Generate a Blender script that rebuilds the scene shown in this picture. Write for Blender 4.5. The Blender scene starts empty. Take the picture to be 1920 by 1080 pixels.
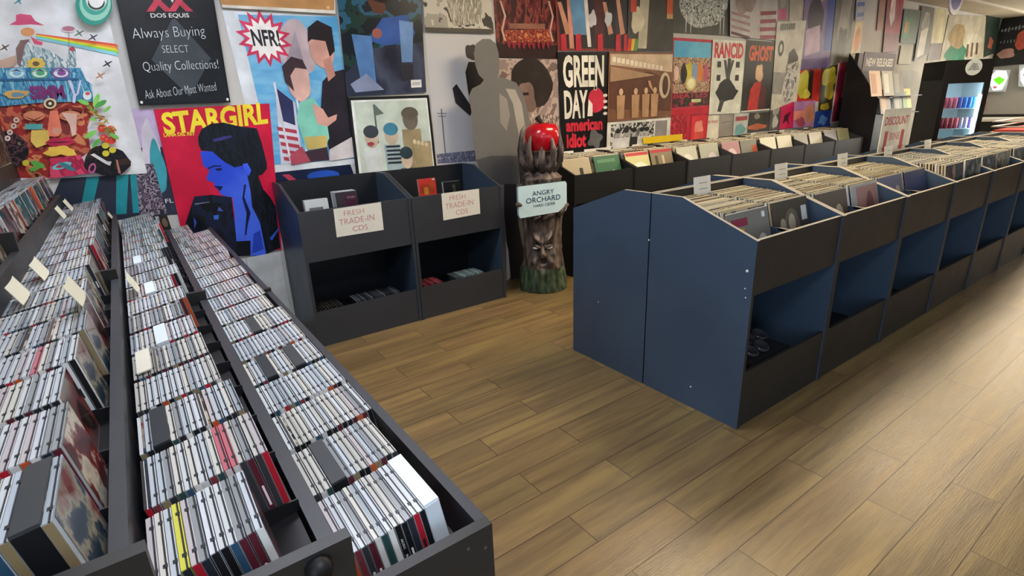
import bpy, math, random
from mathutils import Vector, Matrix, noise

random.seed(7)
PI = math.pi
R_ = math.radians
SC = bpy.context.scene
COL = SC.collection

# ------------------------------------------------------------------ camera
CAMH = 1.41
F_PX = 1000.0
P_, RO_, YA_ = R_(18.6), R_(-2.22), R_(34.9)
_r0 = Vector((math.cos(YA_), -math.sin(YA_), 0))
_f0 = Vector((math.sin(YA_), math.cos(YA_), 0))
FW = _f0 * math.cos(P_) + Vector((0, 0, -1)) * math.sin(P_)
_u0 = _r0.cross(FW)
RT = _r0 * math.cos(RO_) + _u0 * math.sin(RO_)
UP = RT.cross(FW)
CAM = Vector((0, 0, CAMH))
cd_ = bpy.data.cameras.new('camera')
cam = bpy.data.objects.new('camera', cd_)
COL.objects.link(cam)
M = Matrix((RT, UP, -FW)).transposed().to_4x4()
M.translation = CAM
cam.matrix_world = M
cd_.sensor_width = 36
cd_.lens = 36 * F_PX / 1920
cd_.clip_start = 0.02
SC.camera = cam

# ------------------------------------------------------------------ world, light, exposure
SC.view_settings.view_transform = 'Standard'
SC.view_settings.look = 'None'
SC.view_settings.exposure = 0.32
SC.view_settings.gamma = 1.0
SC.view_settings.use_curve_mapping = False
w = bpy.data.worlds.new('daylight')
SC.world = w
w.use_nodes = True
w.node_tree.nodes['Background'].inputs[0].default_value = (0.62, 0.78, 1.0, 1)
w.node_tree.nodes['Background'].inputs[1].default_value = 0.6


def area(name, loc, rot, sx, sy, power, col):
    l = bpy.data.lights.new(name, 'AREA')
    l.shape = 'RECTANGLE'
    l.size = sx
    l.size_y = sy
    l.energy = power
    l.color = col
    o = bpy.data.objects.new(name, l)
    o.location = loc
    o.rotation_euler = rot
    COL.objects.link(o)
    return o


# added daylight for unseen windows behind and to the left of the camera
area('daylight_fill', (-2.9, -1.7, 1.5), (0, -R_(90), 0), 2.0, 3.2, 85, (0.62, 0.80, 1.0))  # added to brighten the island end panel, no window known here
area('daylight_fill', (2.2, -3.9, 1.5), (R_(90), 0, 0), 5.5, 2.0, 14, (0.76, 0.88, 1.0))
area('daylight_fill', (14.72, 1.2, 1.6), (0, R_(90), 0), 1.6, 2.6, 110, (1.0, 0.93, 0.8))
LAMPS = [(9.3, 1.6), (6.3, 1.6), (3.3, 2.0), (0.5, 2.3), (0.4, -0.3), (12.2, 1.6)]
CEIL = 2.74


# ------------------------------------------------------------------ helpers
def hexc(h):
    h = h.lstrip('#')
    v = [int(h[i:i + 2], 16) / 255 for i in (0, 2, 4)]
    return tuple(x / 12.92 if x < 0.04045 else ((x + 0.055) / 1.055) ** 2.4 for x in v) + (1,)


MATS = {}


def mat(h, rough=0.5, metal=0.0, spec=0.3, emit=0, trans=0.0, coat=0.0, alpha=1.0):
    k = (h, rough, metal, spec, emit, trans, coat, alpha)
    if k in MATS:
        return MATS[k]
    m = bpy.data.materials.new('m_' + h.strip('#'))
    m.use_nodes = True
    nt = m.node_tree
    b = nt.nodes['Principled BSDF']
    c = hexc(h)
    b.inputs['Base Color'].default_value = c
    b.inputs['Roughness'].default_value = rough
    b.inputs['Metallic'].default_value = metal
    b.inputs['Specular IOR Level'].default_value = spec
    b.inputs['Transmission Weight'].default_value = trans
    b.inputs['Coat Weight'].default_value = coat
    b.inputs['Alpha'].default_value = alpha
    if emit:
        b.inputs['Emission Color'].default_value = c
        b.inputs['Emission Strength'].default_value = emit
    else:
        # faint surface variation so no surface is perfectly uniform
        n = nt.nodes.new('ShaderNodeTexNoise')
        n.inputs['Scale'].default_value = 9
        n.inputs['Detail'].default_value = 3
        mx = nt.nodes.new('ShaderNodeMapRange')
        mx.inputs['To Min'].default_value = 0.92
        mx.inputs['To Max'].default_value = 1.08
        h_ = nt.nodes.new('ShaderNodeHueSaturation')
        h_.inputs['Color'].default_value = c
        tc = nt.nodes.new('ShaderNodeTexCoord')
        nt.links.new(tc.outputs['Object'], n.inputs['Vector'])
        nt.links.new(n.outputs['Fac'], mx.inputs['Value'])
        nt.links.new(mx.outputs['Result'], h_.inputs['Value'])
        nt.links.new(h_.outputs['Color'], b.inputs['Base Color'])
    MATS[k] = m
    return m


def ramp_mat(cols, scale=8, rough=0.4, stretch=(1, 1, 1), detail=4, spec=0.25, soft=False, seed=0.0, dist=0.0):
    """patchy printed picture: a noise cut into flat ink colours"""
    k = ('ramp', tuple(cols), scale, rough, stretch, detail, soft, seed, dist)
    if k in MATS:
        return MATS[k]
    m = bpy.data.materials.new('print_' + cols[0].strip('#'))
    m.use_nodes = True
    nt = m.node_tree
    b = nt.nodes['Principled BSDF']
    tc = nt.nodes.new('ShaderNodeTexCoord')
    mp = nt.nodes.new('ShaderNodeMapping')
    mp.inputs['Scale'].default_value = stretch
    mp.inputs['Location'].default_value = (seed, seed * 1.7, seed * 0.6)
    n = nt.nodes.new('ShaderNodeTexNoise')
    n.inputs['Scale'].default_value = scale
    n.inputs['Detail'].default_value = detail
    n.inputs['Distortion'].default_value = dist
    cr = nt.nodes.new('ShaderNodeValToRGB')
    cr.color_ramp.interpolation = 'LINEAR' if soft else 'CONSTANT'
    N = len(cols)
    els = cr.color_ramp.elements
    els[0].position = 0
    els[0].color = hexc(cols[0])
    els[1].position = 0.34 + 0.32 * (N - 1) / N if not soft else 0.68
    els[1].color = hexc(cols[-1])
    for i in range(1, N - 1):
        e = els.new(0.34 + 0.32 * i / N)
        e.color = hexc(cols[i])
    nt.links.new(tc.outputs['Object'], mp.inputs['Vector'])
    nt.links.new(mp.outputs['Vector'], n.inputs['Vector'])
    nt.links.new(n.outputs['Fac'], cr.inputs['Fac'])
    nt.links.new(cr.outputs['Color'], b.inputs['Base Color'])
    b.inputs['Roughness'].default_value = rough
    b.inputs['Specular IOR Level'].default_value = spec
    MATS[k] = m
    return m


class MB:
    """collects geometry of one mesh object"""

    def __init__(s):
        s.v, s.f, s.m, s.mats, s.sm = [], [], [], [], []

    def mi(s, m):
        if m not in s.mats:
            s.mats.append(m)
        return s.mats.index(m)

    def add(s, vs, fs, m, smooth=False):
        o = len(s.v)
        s.v += [tuple(v) for v in vs]
        i = s.mi(m)
        for f in fs:
            s.f.append([a + o for a in f])
            s.m.append(i)
            s.sm.append(smooth)
        return s

    def box(s, x0, y0, z0, x1, y1, z1, m, T=None):
        vs = [Vector((x, y, z)) for z in (z0, z1) for y in (y0, y1) for x in (x0, x1)]
        if T is not None:
            vs = [T @ v for v in vs]
        return s.add(vs, [(0, 2, 3, 1), (4, 5, 7, 6), (0, 1, 5, 4), (2, 6, 7, 3), (0, 4, 6, 2), (1, 3, 7, 5)], m)

    def prism(s, pts, d, m, m_side=None):
        """polygon (list of Vectors) swept by vector d"""
        n = len(pts)
        vs = [Vector(p) for p in pts] + [Vector(p) + d for p in pts]
        nrm = Vector((0, 0, 0))
        for i in range(n):
            nrm += Vector(pts[i]).cross(Vector(pts[(i + 1) % n]))
        flip = nrm.dot(d) > 0
        a = list(range(n))
        caps = [a[::-1] if flip else a, [i + n for i in (a if flip else a[::-1])]]
        s.add(vs, caps, m)
        sides = []
        for i in range(n):
            j = (i + 1) % n
            q = (i, j, j + n, i + n)
            sides.append(q if flip else q[::-1])
        return s.add(vs, sides, m_side or m)

    def tube(s, pts, rads, m, seg=10, cap=True):
        pts = [Vector(p) for p in pts]
        vs, fs = [], []
        n = len(pts)
        ref = Vector((0.31, 0.17, 0.93))
        for i, p in enumerate(pts):
            t = (pts[min(i + 1, n - 1)] - pts[max(i - 1, 0)]).normalized()
            if abs(t.dot(ref)) > 0.97:
                ref = Vector((1, 0, 0))
            a = t.cross(ref).normalized()
            b = t.cross(a)
            r = rads[i] if isinstance(rads, (list, tuple)) else rads
            for k in range(seg):
                an = 2 * PI * k / seg
                vs.append(p + (a * math.cos(an) + b * math.sin(an)) * r)
        for i in range(n - 1):
            for k in range(seg):
                k2 = (k + 1) % seg
                fs.append((i * seg + k, i * seg + k2, (i + 1) * seg + k2, (i + 1) * seg + k))
        if cap:
            fs.append(list(range(seg))[::-1])
            fs.append([(n - 1) * seg + k for k in range(seg)])
        return s.add(vs, fs, m, True)

    def lathe(s, prof, c, m, seg=24, smooth=True, axis='z'):
        vs, fs = [], []
        n = len(prof)
        for (r, z) in prof:
            for k in range(seg):
                a = 2 * PI * k / seg
                if axis == 'z':
                    vs.append((c[0] + r * math.cos(a), c[1] + r * math.sin(a), c[2] + z))
                elif axis == 'y':
                    vs.append((c[0] + r * math.cos(a), c[1] + z, c[2] + r * math.sin(a)))
                else:
                    vs.append((c[0] + z, c[1] + r * math.cos(a), c[2] + r * math.sin(a)))
        for i in range(n - 1):
            for k in range(seg):
                k2 = (k + 1) % seg
                fs.append((i * seg + k, i * seg + k2, (i + 1) * seg + k2, (i + 1) * seg + k))
        fs.append(list(range(seg))[::-1])
        fs.append([(n - 1) * seg + k for k in range(seg)])
        return s.add(vs, fs, m, smooth)

    def mesh(s, name):
        me = bpy.data.meshes.new(name)
        me.from_pydata(s.v, [], s.f)
        for m in s.mats:
            me.materials.append(m)
        me.polygons.foreach_set('material_index', s.m)
        me.polygons.foreach_set('use_smooth', s.sm)
        me.update()
        return me

    def obj(s, name, parent=None, origin=None):
        if origin is not None:
            s.v = [(v[0] - origin[0], v[1] - origin[1], v[2] - origin[2]) for v in s.v]
        o = bpy.data.objects.new(name, s.mesh(name))
        COL.objects.link(o)
        if parent is not None:
            o.parent = parent
        if origin is not None:
            o.location = origin
        return o


def tag(o, label, cat, group=None, kind=None):
    if label:
        o['label'] = label
    if cat:
        o['category'] = cat
    if group:
        o['group'] = group
    if kind:
        o['kind'] = kind
    return o


def thing(name, label, cat, loc=(0, 0, 0), group=None, rotz=0.0):
    o = bpy.data.objects.new(name, None)
    o.empty_display_size = 0.05
    COL.objects.link(o)
    o.location = loc
    o.rotation_euler = (0, 0, rotz)
    return tag(o, label, cat, group)


def struct(o):
    o['kind'] = 'structure'
    return o


_tc = {}


def text_geo(txt, bold=0.0):
    k = (txt, bold)
    if k not in _tc:
        c = bpy.data.curves.new('t', 'FONT')
        c.body = txt
        c.align_x = 'CENTER'
        c.resolution_u = 3
        c.offset = bold
        c.space_line = 0.9
        o = bpy.data.objects.new('t', c)
        COL.objects.link(o)
        bpy.context.view_layer.update()
        dg = bpy.context.evaluated_depsgraph_get()
        me = bpy.data.meshes.new_from_object(o.evaluated_get(dg))
        vs = [v.co.copy() for v in me.vertices]
        fs = [list(p.vertices) for p in me.polygons]
        bpy.data.objects.remove(o)
        bpy.data.curves.remove(c)
        bpy.data.meshes.remove(me)
        x0 = min(v.x for v in vs)
        x1 = max(v.x for v in vs)
        y0 = min(v.y for v in vs)
        y1 = max(v.y for v in vs)
        _tc[k] = ([((v.x - x0) / (x1 - x0), (v.y - y0) / (y1 - y0)) for v in vs], fs)
    return _tc[k]


def ray(px, py):
    return RT * (px - 960) - UP * (py - 540) + FW * F_PX


def onY(px, py, Y):
    d = ray(px, py)
    return CAM + d * (Y / d.y)


def onX(px, py, X):
    d = ray(px, py)
    return CAM + d * (X / d.x)


def onZ(px, py, Z):
    d = ray(px, py)
    return CAM + d * ((Z - CAMH) / d.z)


class Sheet:
    """a flat printed sheet: quad corners (TL,TR,BR,BL) in the world, printed shapes in sheet coordinates u,v"""

    def __init__(s, TL, TR, BR, BL, back, thick=0.0015):
        s.q = [Vector(TL), Vector(TR), Vector(BR), Vector(BL)]
        n = (s.q[1] - s.q[0]).cross(s.q[3] - s.q[0]).normalized()
        c = sum(s.q, Vector()) / 4
        if n.dot(CAM - c) < 0:
            n = -n
        s.n = n
        s.c = c
        s.b = MB()
        s.k = 0
        s.b.prism([p - n * thick for p in s.q], n * thick, back)

    def at(s, u, v, k=None):
        a = s.q[0].lerp(s.q[1], u)
        b = s.q[3].lerp(s.q[2], u)
        return a.lerp(b, v) + s.n * (0.00035 * (s.k if k is None else k))

    def poly(s, pts, m):
        s.k += 1
        vs = [s.at(u, v) for u, v in pts]
        s.b.add(vs, [list(range(len(vs)))], m)

    def uv(s, px, py):
        # position of a measured point on this sheet, as sheet u,v
        o = ray(px, py)
        t = (s.c - CAM).dot(s.n) / o.dot(s.n)
        p = CAM + o * t
        u, v = .5, .5
        for _ in range(12):
            e = s.q[0].lerp(s.q[1], u).lerp(s.q[3].lerp(s.q[2], u), v) - p
            du = (s.q[1] - s.q[0]).lerp(s.q[2] - s.q[3], v)
            dv = (s.q[3] - s.q[0]).lerp(s.q[2] - s.q[1], u)
            a, b_, c, r1, r2 = du.dot(du), du.dot(dv), dv.dot(dv), du.dot(e), dv.dot(e)
            D = a * c - b_ * b_
            u -= (c * r1 - b_ * r2) / D
            v -= (a * r2 - b_ * r1) / D
        return u, v

    def cp(s, frame, pts, m):
        ox, oy, k = frame
        s.poly([s.uv(ox + x * k, oy + y * k) for x, y in pts], m)

    def ce(s, frame, cx, cy, rx, ry, m, rot=0, n=20):
        cr, sr = math.cos(R_(rot)), math.sin(R_(rot))
        s.cp(frame, [(cx + rx * math.cos(2 * PI * i / n) * cr - ry * math.sin(2 * PI * i / n) * sr,
                      cy + rx * math.cos(2 * PI * i / n) * sr + ry * math.sin(2 * PI * i / n) * cr) for i in range(n)], m)

    def cb(s, frame, cx, cy, rx, ry, m, seed=0, amp=.2, n=24):
        pts = []
        for i in range(n):
            a = 2 * PI * i / n
            r = 1 + 2 * amp * noise.noise(Vector((math.cos(a) * 1.4 + seed * 1.7, math.sin(a) * 1.4, seed)))
            pts.append((cx + rx * r * math.cos(a), cy + ry * r * math.sin(a)))
        s.cp(frame, pts, m)

    def rect(s, u0, v0, u1, v1, m):
        s.poly([(u0, v0), (u1, v0), (u1, v1), (u0, v1)], m)

    def ell(s, cu, cv, ru, rv, m, n=22, a0=0, a1=360, rot=0):
        pts = []
        cr, sr = math.cos(R_(rot)), math.sin(R_(rot))
        for i in range(n):
            a = R_(a0 + (a1 - a0) * i / (n if a1 - a0 == 360 else n - 1))
            x, y = math.cos(a) * ru, math.sin(a) * rv
            pts.append((cu + x * cr - y * sr, cv + x * sr + y * cr))
        s.poly(pts, m)

    def blob(s, cu, cv, ru, rv, m, seed=0, n=26, amp=0.22):
        pts = []
        for i in range(n):
            a = 2 * PI * i / n
            r = 1 + amp * noise.noise(Vector((math.cos(a) * 1.3 + seed, math.sin(a) * 1.3, seed * 2.1))) * 2
            pts.append((cu + math.cos(a) * ru * r, cv + math.sin(a) * rv * r))
        s.poly(pts, m)

    def text(s, t, u0, v0, u1, v1, m, bold=0.0, shear=0.0, rise=0.0):
        s.k += 1
        vs, fs = text_geo(t, bold)
        s.b.add([s.at(u0 + (u1 - u0) * x + shear * y, v1 + (v0 - v1) * y - rise * x) for x, y in vs], fs, m)

    def obj(s, name, parent=None):
        if parent is None:
            return s.b.obj(name, None, s.c)
        return s.b.obj(name, parent)


# ------------------------------------------------------------------ materials of the place
def wood_floor():
    m = bpy.data.materials.new('vinyl_plank_floor')
    m.use_nodes = True
    nt = m.node_tree
    L = nt.links.new
    b = nt.nodes['Principled BSDF']
    tc = nt.nodes.new('ShaderNodeTexCoord')
    mp = nt.nodes.new('ShaderNodeMapping')
    mp.inputs['Location'].default_value = (0.46, -0.124, 0)
    L(tc.outputs['Object'], mp.inputs['Vector'])
    br = nt.nodes.new('ShaderNodeTexBrick')
    br.offset = 0.37
    br.inputs['Scale'].default_value = 1
    br.inputs['Brick Width'].default_value = 0.92
    br.inputs['Row Height'].default_value = 0.152
    br.inputs['Mortar Size'].default_value = 0.0019
    br.inputs['Mortar Smooth'].default_value = 0.2
    br.inputs['Bias'].default_value = 0
    br.inputs['Color1'].default_value = (0, 0, 0, 1)
    br.inputs['Color2'].default_value = (1, 1, 1, 1)
    L(mp.outputs['Vector'], br.inputs['Vector'])
    # grain, long along the planks
    def nz(sx, sy, sc, det, dist=0.0):
        q = nt.nodes.new('ShaderNodeMapping')
        q.inputs['Scale'].default_value = (sx, sy, 1)
        ad = nt.nodes.new('ShaderNodeVectorMath')
        ad.operation = 'MULTIPLY_ADD'
        ad.inputs[1].default_value = (7, 3, 5)
        L(br.outputs['Color'], ad.inputs[0])
        L(tc.outputs['Object'], ad.inputs[2])
        L(ad.outputs['Vector'], q.inputs['Vector'])
        n = nt.nodes.new('ShaderNodeTexNoise')
        n.inputs['Scale'].default_value = sc
        n.inputs['Detail'].default_value = det
        n.inputs['Distortion'].default_value = dist
        L(q.outputs['Vector'], n.inputs['Vector'])
        return n
    g1 = nz(0.55, 7, 3.0, 7, 0.5)
    g2 = nz(1.6, 46, 7.0, 5, 0.3)
    g3 = nz(0.6, 1.3, 1.6, 2)
    cr = nt.nodes.new('ShaderNodeValToRGB')
    e = cr.color_ramp.elements
    e[0].position = 0.28
    e[0].color = hexc('#655138')
    e[1].position = 0.72
    e[1].color = hexc('#8e7649')
    x = e.new(0.5)
    x.color = hexc('#796342')
    L(g1.outputs['Fac'], cr.inputs['Fac'])
    c2 = nt.nodes.new('ShaderNodeValToRGB')
    e = c2.color_ramp.elements
    e[0].position = 0.33
    e[0].color = (0.62, 0.58, 0.52, 1)
    e[1].position = 0.55
    e[1].color = (1, 1, 1, 1)
    L(g2.outputs['Fac'], c2.inputs['Fac'])
    m1 = nt.nodes.new('ShaderNodeMixRGB')
    m1.blend_type = 'MULTIPLY'
    m1.inputs['Fac'].default_value = 0.4
    L(cr.outputs['Color'], m1.inputs['Color1'])
    L(c2.outputs['Color'], m1.inputs['Color2'])
    # plank to plank tone
    hs = nt.nodes.new('ShaderNodeHueSaturation')
    mr = nt.nodes.new('ShaderNodeMapRange')
    mr.inputs['To Min'].default_value = 0.86
    mr.inputs['To Max'].default_value = 1.14
    sp = nt.nodes.new('ShaderNodeSeparateColor')
    L(br.outputs['Color'], sp.inputs['Color'])
    L(sp.outputs['Red'], mr.inputs['Value'])
    L(mr.outputs['Result'], hs.inputs['Value'])
    mr2 = nt.nodes.new('ShaderNodeMapRange')
    mr2.inputs['To Min'].default_value = 0.485
    mr2.inputs['To Max'].default_value = 0.52
    L(g3.outputs['Fac'], mr2.inputs['Value'])
    L(mr2.outputs['Result'], hs.inputs['Hue'])
    L(m1.outputs['Color'], hs.inputs['Color'])
    m2 = nt.nodes.new('ShaderNodeMixRGB')
    m2.inputs['Color2'].default_value = hexc('#3a2d1e')
    L(br.outputs['Fac'], m2.inputs['Fac'])
    L(hs.outputs['Color'], m2.inputs['Color1'])
    L(m2.outputs['Color'], b.inputs['Base Color'])
    rr = nt.nodes.new('ShaderNodeMapRange')
    rr.inputs['To Min'].default_value = 0.24
    rr.inputs['To Max'].default_value = 0.4
    L(g1.outputs['Fac'], rr.inputs['Value'])
    L(rr.outputs['Result'], b.inputs['Roughness'])
    bp = nt.nodes.new('ShaderNodeBump')
    bp.inputs['Strength'].default_value = 0.16
    bp.inputs['Distance'].default_value = 0.004
    su = nt.nodes.new('ShaderNodeMath')
    su.operation = 'SUBTRACT'
    L(g2.outputs['Fac'], su.inputs[0])
    L(br.outputs['Fac'], su.inputs[1])
    L(su.outputs['Value'], bp.inputs['Height'])
    L(bp.outputs['Normal'], b.inputs['Normal'])
    return m


def melamine(name, col, rough=0.42, speck=True):
    m = bpy.data.materials.new(name)
    m.use_nodes = True
    nt = m.node_tree
    L = nt.links.new
    b = nt.nodes['Principled BSDF']
    tc = nt.nodes.new('ShaderNodeTexCoord')
    n = nt.nodes.new('ShaderNodeTexNoise')
    n.inputs['Scale'].default_value = 2.2
    n.inputs['Detail'].default_value = 6
    L(tc.outputs['Object'], n.inputs['Vector'])
    cr = nt.nodes.new('ShaderNodeValToRGB')
    c = hexc(col)
    e = cr.color_ramp.elements
    e[0].position = 0.3
    e[0].color = tuple(x * 0.86 for x in c[:3]) + (1,)
    e[1].position = 0.7
    e[1].color = tuple(min(1, x * 1.12) for x in c[:3]) + (1,)
    L(n.outputs['Fac'], cr.inputs['Fac'])
    L(cr.outputs['Color'], b.inputs['Base Color'])
    rm = nt.nodes.new('ShaderNodeMapRange')
    rm.inputs['To Min'].default_value = rough - 0.06
    rm.inputs['To Max'].default_value = rough + 0.08
    n2 = nt.nodes.new('ShaderNodeTexNoise')
    n2.inputs['Scale'].default_value = 7
    n2.inputs['Detail'].default_value = 5
    L(tc.outputs['Object'], n2.inputs['Vector'])
    L(n2.outputs['Fac'], rm.inputs['Value'])
    L(rm.outputs['Result'], b.inputs['Roughness'])
    b.inputs['Specular IOR Level'].default_value = 0.45
    return m


NAVY = melamine('navy_melamine', '#394859', 0.38)
CHAR = melamine('charcoal_melamine', '#303237', 0.45)
BLACK = melamine('black_melamine', '#17171a', 0.45)
SHADED_INNER = melamine('shaded_inner_board', '#12161d', 0.5)  # near-black, the shade inside the bins put into the board colour
DARKB = melamine('dark_board', '#252423', 0.45)
EDGE = mat('#9a9489', 0.6)
WALLM = melamine('white_wall_paint', '#c9c8c2', 0.7)
CEILM = melamine('ceiling_paint', '#b9ad98', 0.85)
WHITE = mat('#e8e8e6', 0.5)
PAPER = mat('#dcdad2', 0.65)
STEEL = mat('#8a8a8a', 0.35, metal=0.9)

# ------------------------------------------------------------------ room
WY = 3.85
LX = -0.47
FX = 14.8
o = struct(MB().box(-3.2, -4.2, -0.05, FX + 0.2, WY + 0.1, 0, wood_floor()).obj('floor'))
o = struct(MB().box(-3.2, -4.2, CEIL, FX + 0.2, WY + 0.1, CEIL + 0.05, CEILM).obj('ceiling'))
struct(MB().box(LX - 0.1, WY, 0, FX + 0.2, WY + 0.1, CEIL, WALLM).obj('wall_back'))
struct(MB().box(LX - 0.1, 0.25, 0, LX, WY, CEIL, WALLM).obj('wall_left'))
struct(MB().box(-3.1, 0.25, 0, LX - 0.1, 0.35, CEIL, WALLM).obj('wall_recess'))  # unseen, set back so the added daylight gets past the left wall
b = MB()
b.box(-3.2, -4.2, 0, -3.1, 0.35, 0.45, WALLM).box(-3.2, -4.2, 2.55, -3.1, 0.35, CEIL, WALLM)
b.box(-3.2, -4.2, 0.45, -3.1, -3.4, 2.55, WALLM).box(-3.2, 0.0, 0.45, -3.1, 0.35, 2.55, WALLM)
struct(b.obj('wall_street'))  # unseen wall, its opening made for the added daylight
b = MB()
b.box(-3.1, -4.2, 0, FX, -4.1, 0.45, WALLM).box(-3.1, -4.2, 2.55, FX, -4.1, CEIL, WALLM)
b.box(-3.1, -4.2, 0.45, -0.6, -4.1, 2.55, WALLM).box(5.2, -4.2, 0.45, FX, -4.1, 2.55, WALLM)
struct(b.obj('wall_front'))
b = MB()
b.box(FX, -4.1, 0, FX + 0.1, WY, 0.93, DARKB).box(FX, -4.1, 1.95, FX + 0.1, WY, CEIL, WALLM)
b.box(FX, 2.75, 0.93, FX + 0.1, 3.85, 1.95, mat('#a9a9a6', 0.6))
b.box(FX, -4.1, 0.93, FX + 0.1, -0.2, 1.95, WALLM)
struct(b.obj('wall_far'))
# dropped tile ceiling edge on the aisle side
b = MB()
b.box(3.0, -4.1, CEIL - 0.10, FX, 3.05, CEIL - 0.02, mat('#cfc6b2', 0.9))
b.box(3.0, 3.05, CEIL - 0.13, FX, 3.09, CEIL - 0.02, mat('#e0d9c8', 0.6))
struct(b.obj('trim_1'))

for i, (x, y) in enumerate(LAMPS):
    t = thing('ceiling_light', None, 'light', (x, y, CEIL - 0.12 if x > 3 else CEIL), 'fluorescent ceiling lights')
    t['label'] = 'recessed fluorescent ceiling light with flat diffuser'
    b = MB()
    for a in ((-0.62, -0.32, 0.62, -0.3), (-0.62, 0.3, 0.62, 0.32), (-0.62, -0.3, -0.6, 0.3), (0.6, -0.3, 0.62, 0.3)):
        b.box(a[0], a[1], -0.02, a[2], a[3], 0.02, WHITE)
    b.obj('frame', t)
    em = mat('#ffe9c4', 0.5, emit=24.0) if x > 2.5 else mat('#eef2ff', 0.5, emit=16.0)
    MB().box(-0.6, -0.3, -0.008, 0.6, 0.3, 0.0, em).obj('diffuser', t)


# ------------------------------------------------------------------ record bins
def bin_profile(depth=0.545, hf=0.87, hb=1.007, slope=0.375):
    return [(0, 0), (0, hf), (slope, hb), (depth, hb), (depth, 0)]


def record_bin(label, x0, yf, facing, width=0.74, mats=None, group=None, hf=0.87, hb=1.007, slope=0.375, depth=0.545,
               edge=True, shelf_z=0.64, apron=(0.632, 0.87), kick=(0.0, 0.275), dividers=1):
    """browser bin. x0 = left end, yf = y of the front; facing -1 looks towards -y, +1 towards +y"""
    ms, mf = mats or (NAVY, CHAR)
    s = -facing
    t = thing('record_bin', label, 'record bin', (x0 + width / 2, yf, 0), group)
    W2 = width / 2
    tk = 0.018
    prof = bin_profile(depth, hf, hb, slope)

    def side(xa):
        b = MB()
        b.prism([Vector((xa, s * y, z)) for y, z in prof], Vector((tk, 0, 0)), ms, mf)
        if edge:
            for (ya, za), (yb, zb) in zip(prof[1:3], prof[2:4]):
                b.add([(xa, s * ya, za + 0.0006), (xa + tk, s * ya, za + 0.0006), (xa + tk, s * yb, zb + 0.0006), (xa, s * yb, zb + 0.0006)],
                      [(0, 1, 2, 3) if s > 0 else (3, 2, 1, 0)], EDGE)
        b.obj('side_panel', t)
    side(-W2 + 0.001)
    side(W2 - tk - 0.001)

    def yb(b, x0_, ya, z0, x1_, yb_, z1, m):
        b.box(x0_, min(s * ya, s * yb_), z0, x1_, max(s * ya, s * yb_), z1, m)
    i0, i1 = -W2 + tk + 0.001, W2 - tk - 0.001
    b = MB()
    yb(b, i0, 0.006, apron[0], i1, 0.022, apron[1], mf)
    if edge:
        yb(b, i0, 0.006, apron[1], i1, 0.022, apron[1] + 0.001, EDGE)
    b.obj('front_board', t)
    b = MB()
    yb(b, i0, 0.006, kick[0], i1, 0.022, kick[1], mf)
    b.obj('kick_board', t)
    b = MB()
    yb(b, i0, depth - 0.016, 0.02, i1, depth - 0.002, hb, SHADED_INNER)
    if edge:
        yb(b, i0, depth - 0.016, hb, i1, depth - 0.002, hb + 0.001, EDGE)
    b.obj('back_board', t)
    b = MB()
    yb(b, i0, 0.022, shelf_z - 0.016, i1, depth - 0.016, shelf_z, SHADED_INNER)
    b.obj('upper_shelf', t)
    b = MB()
    yb(b, i0, 0.022, 0.1, i1, depth - 0.016, 0.116, SHADED_INNER)
    b.obj('lower_shelf', t)
    for k in range(dividers):
        xx = i0 + (i1 - i0) * (k + 1) / (dividers + 1)
        b = MB()
        b.prism([Vector((xx, s * 0.022, shelf_z)), Vector((xx, s * 0.022, hf - 0.03)), Vector((xx, s * 0.12, hf - 0.02)),
                 Vector((xx, s * (depth - 0.016), hf - 0.02)), Vector((xx, s * (depth - 0.016), shelf_z))], Vector((0.009, 0, 0)), ms)
        if edge:
            yb(b, xx, 0.03, hf - 0.031, xx + 0.009, 0.12, hf - 0.0195, EDGE)
        b.obj('divider', t)
    return t


ORD = ['first', 'second', 'third', 'fourth', 'fifth', 'sixth', 'seventh', 'eighth', 'ninth', 'tenth', 'eleventh', 'twelfth',
       'thirteenth', 'fourteenth', 'fifteenth', 'sixteenth', 'seventeenth', 'eighteenth', 'nineteenth', 'twentieth',
       'twenty-first', 'twenty-second', 'twenty-third', 'twenty-fourth']

IX0, IYF, UW = 1.99, 1.128, 0.74
GB = 'navy record bins of the middle island'
for k in range(7):
    lab = ('navy record bin at the near end of the island, aisle side' if k == 0 else
           'navy record bin of the island, aisle side, %s from the near end' % ORD[k])
    record_bin(lab, IX0 + k * UW, IYF, -1, mats=(NAVY, DARKB), group=GB)
for k in range(7):
    lab = ('navy record bin at the near end of the island, wall side' if k == 0 else
           'navy record bin of the island, wall side, %s from the near end' % ORD[k])
    record_bin(lab, IX0 + k * UW, 2.225, 1, mats=(NAVY, DARKB), group=GB)
# chips and screw covers on the near end panel of the island
b = MB()
for px, py, r in ((1401, 508, 0.006), (1397, 541, 0.003), (1398, 558, 0.003), (1295, 725, 0.004), (1122, 566, 0.003), (1217, 450, 0.004)):
    p = onX(px, py, IX0 - 0.0005)
    b.lathe([(r, 0), (r, 0.0012)], (p.x - 0.0012, p.y, p.z), WHITE, 10, False, 'x')
tag(b.obj('paint_chip'), 'white chips in the melamine on the near end panel of the island', 'paint chips', kind='stuff')

# row of bins against the poster wall
WB0 = 2.97
for k in range(7):
    record_bin('%s record bin against the poster wall, %s from the tree sculpture' % ('black' if k < 2 else 'charcoal', ORD[k]),
               WB0 + k * UW, 3.305, -1, mats=(BLACK, BLACK) if k < 2 else (CHAR, CHAR), group='record bins along the poster wall', edge=False,
               depth=0.54)
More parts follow.
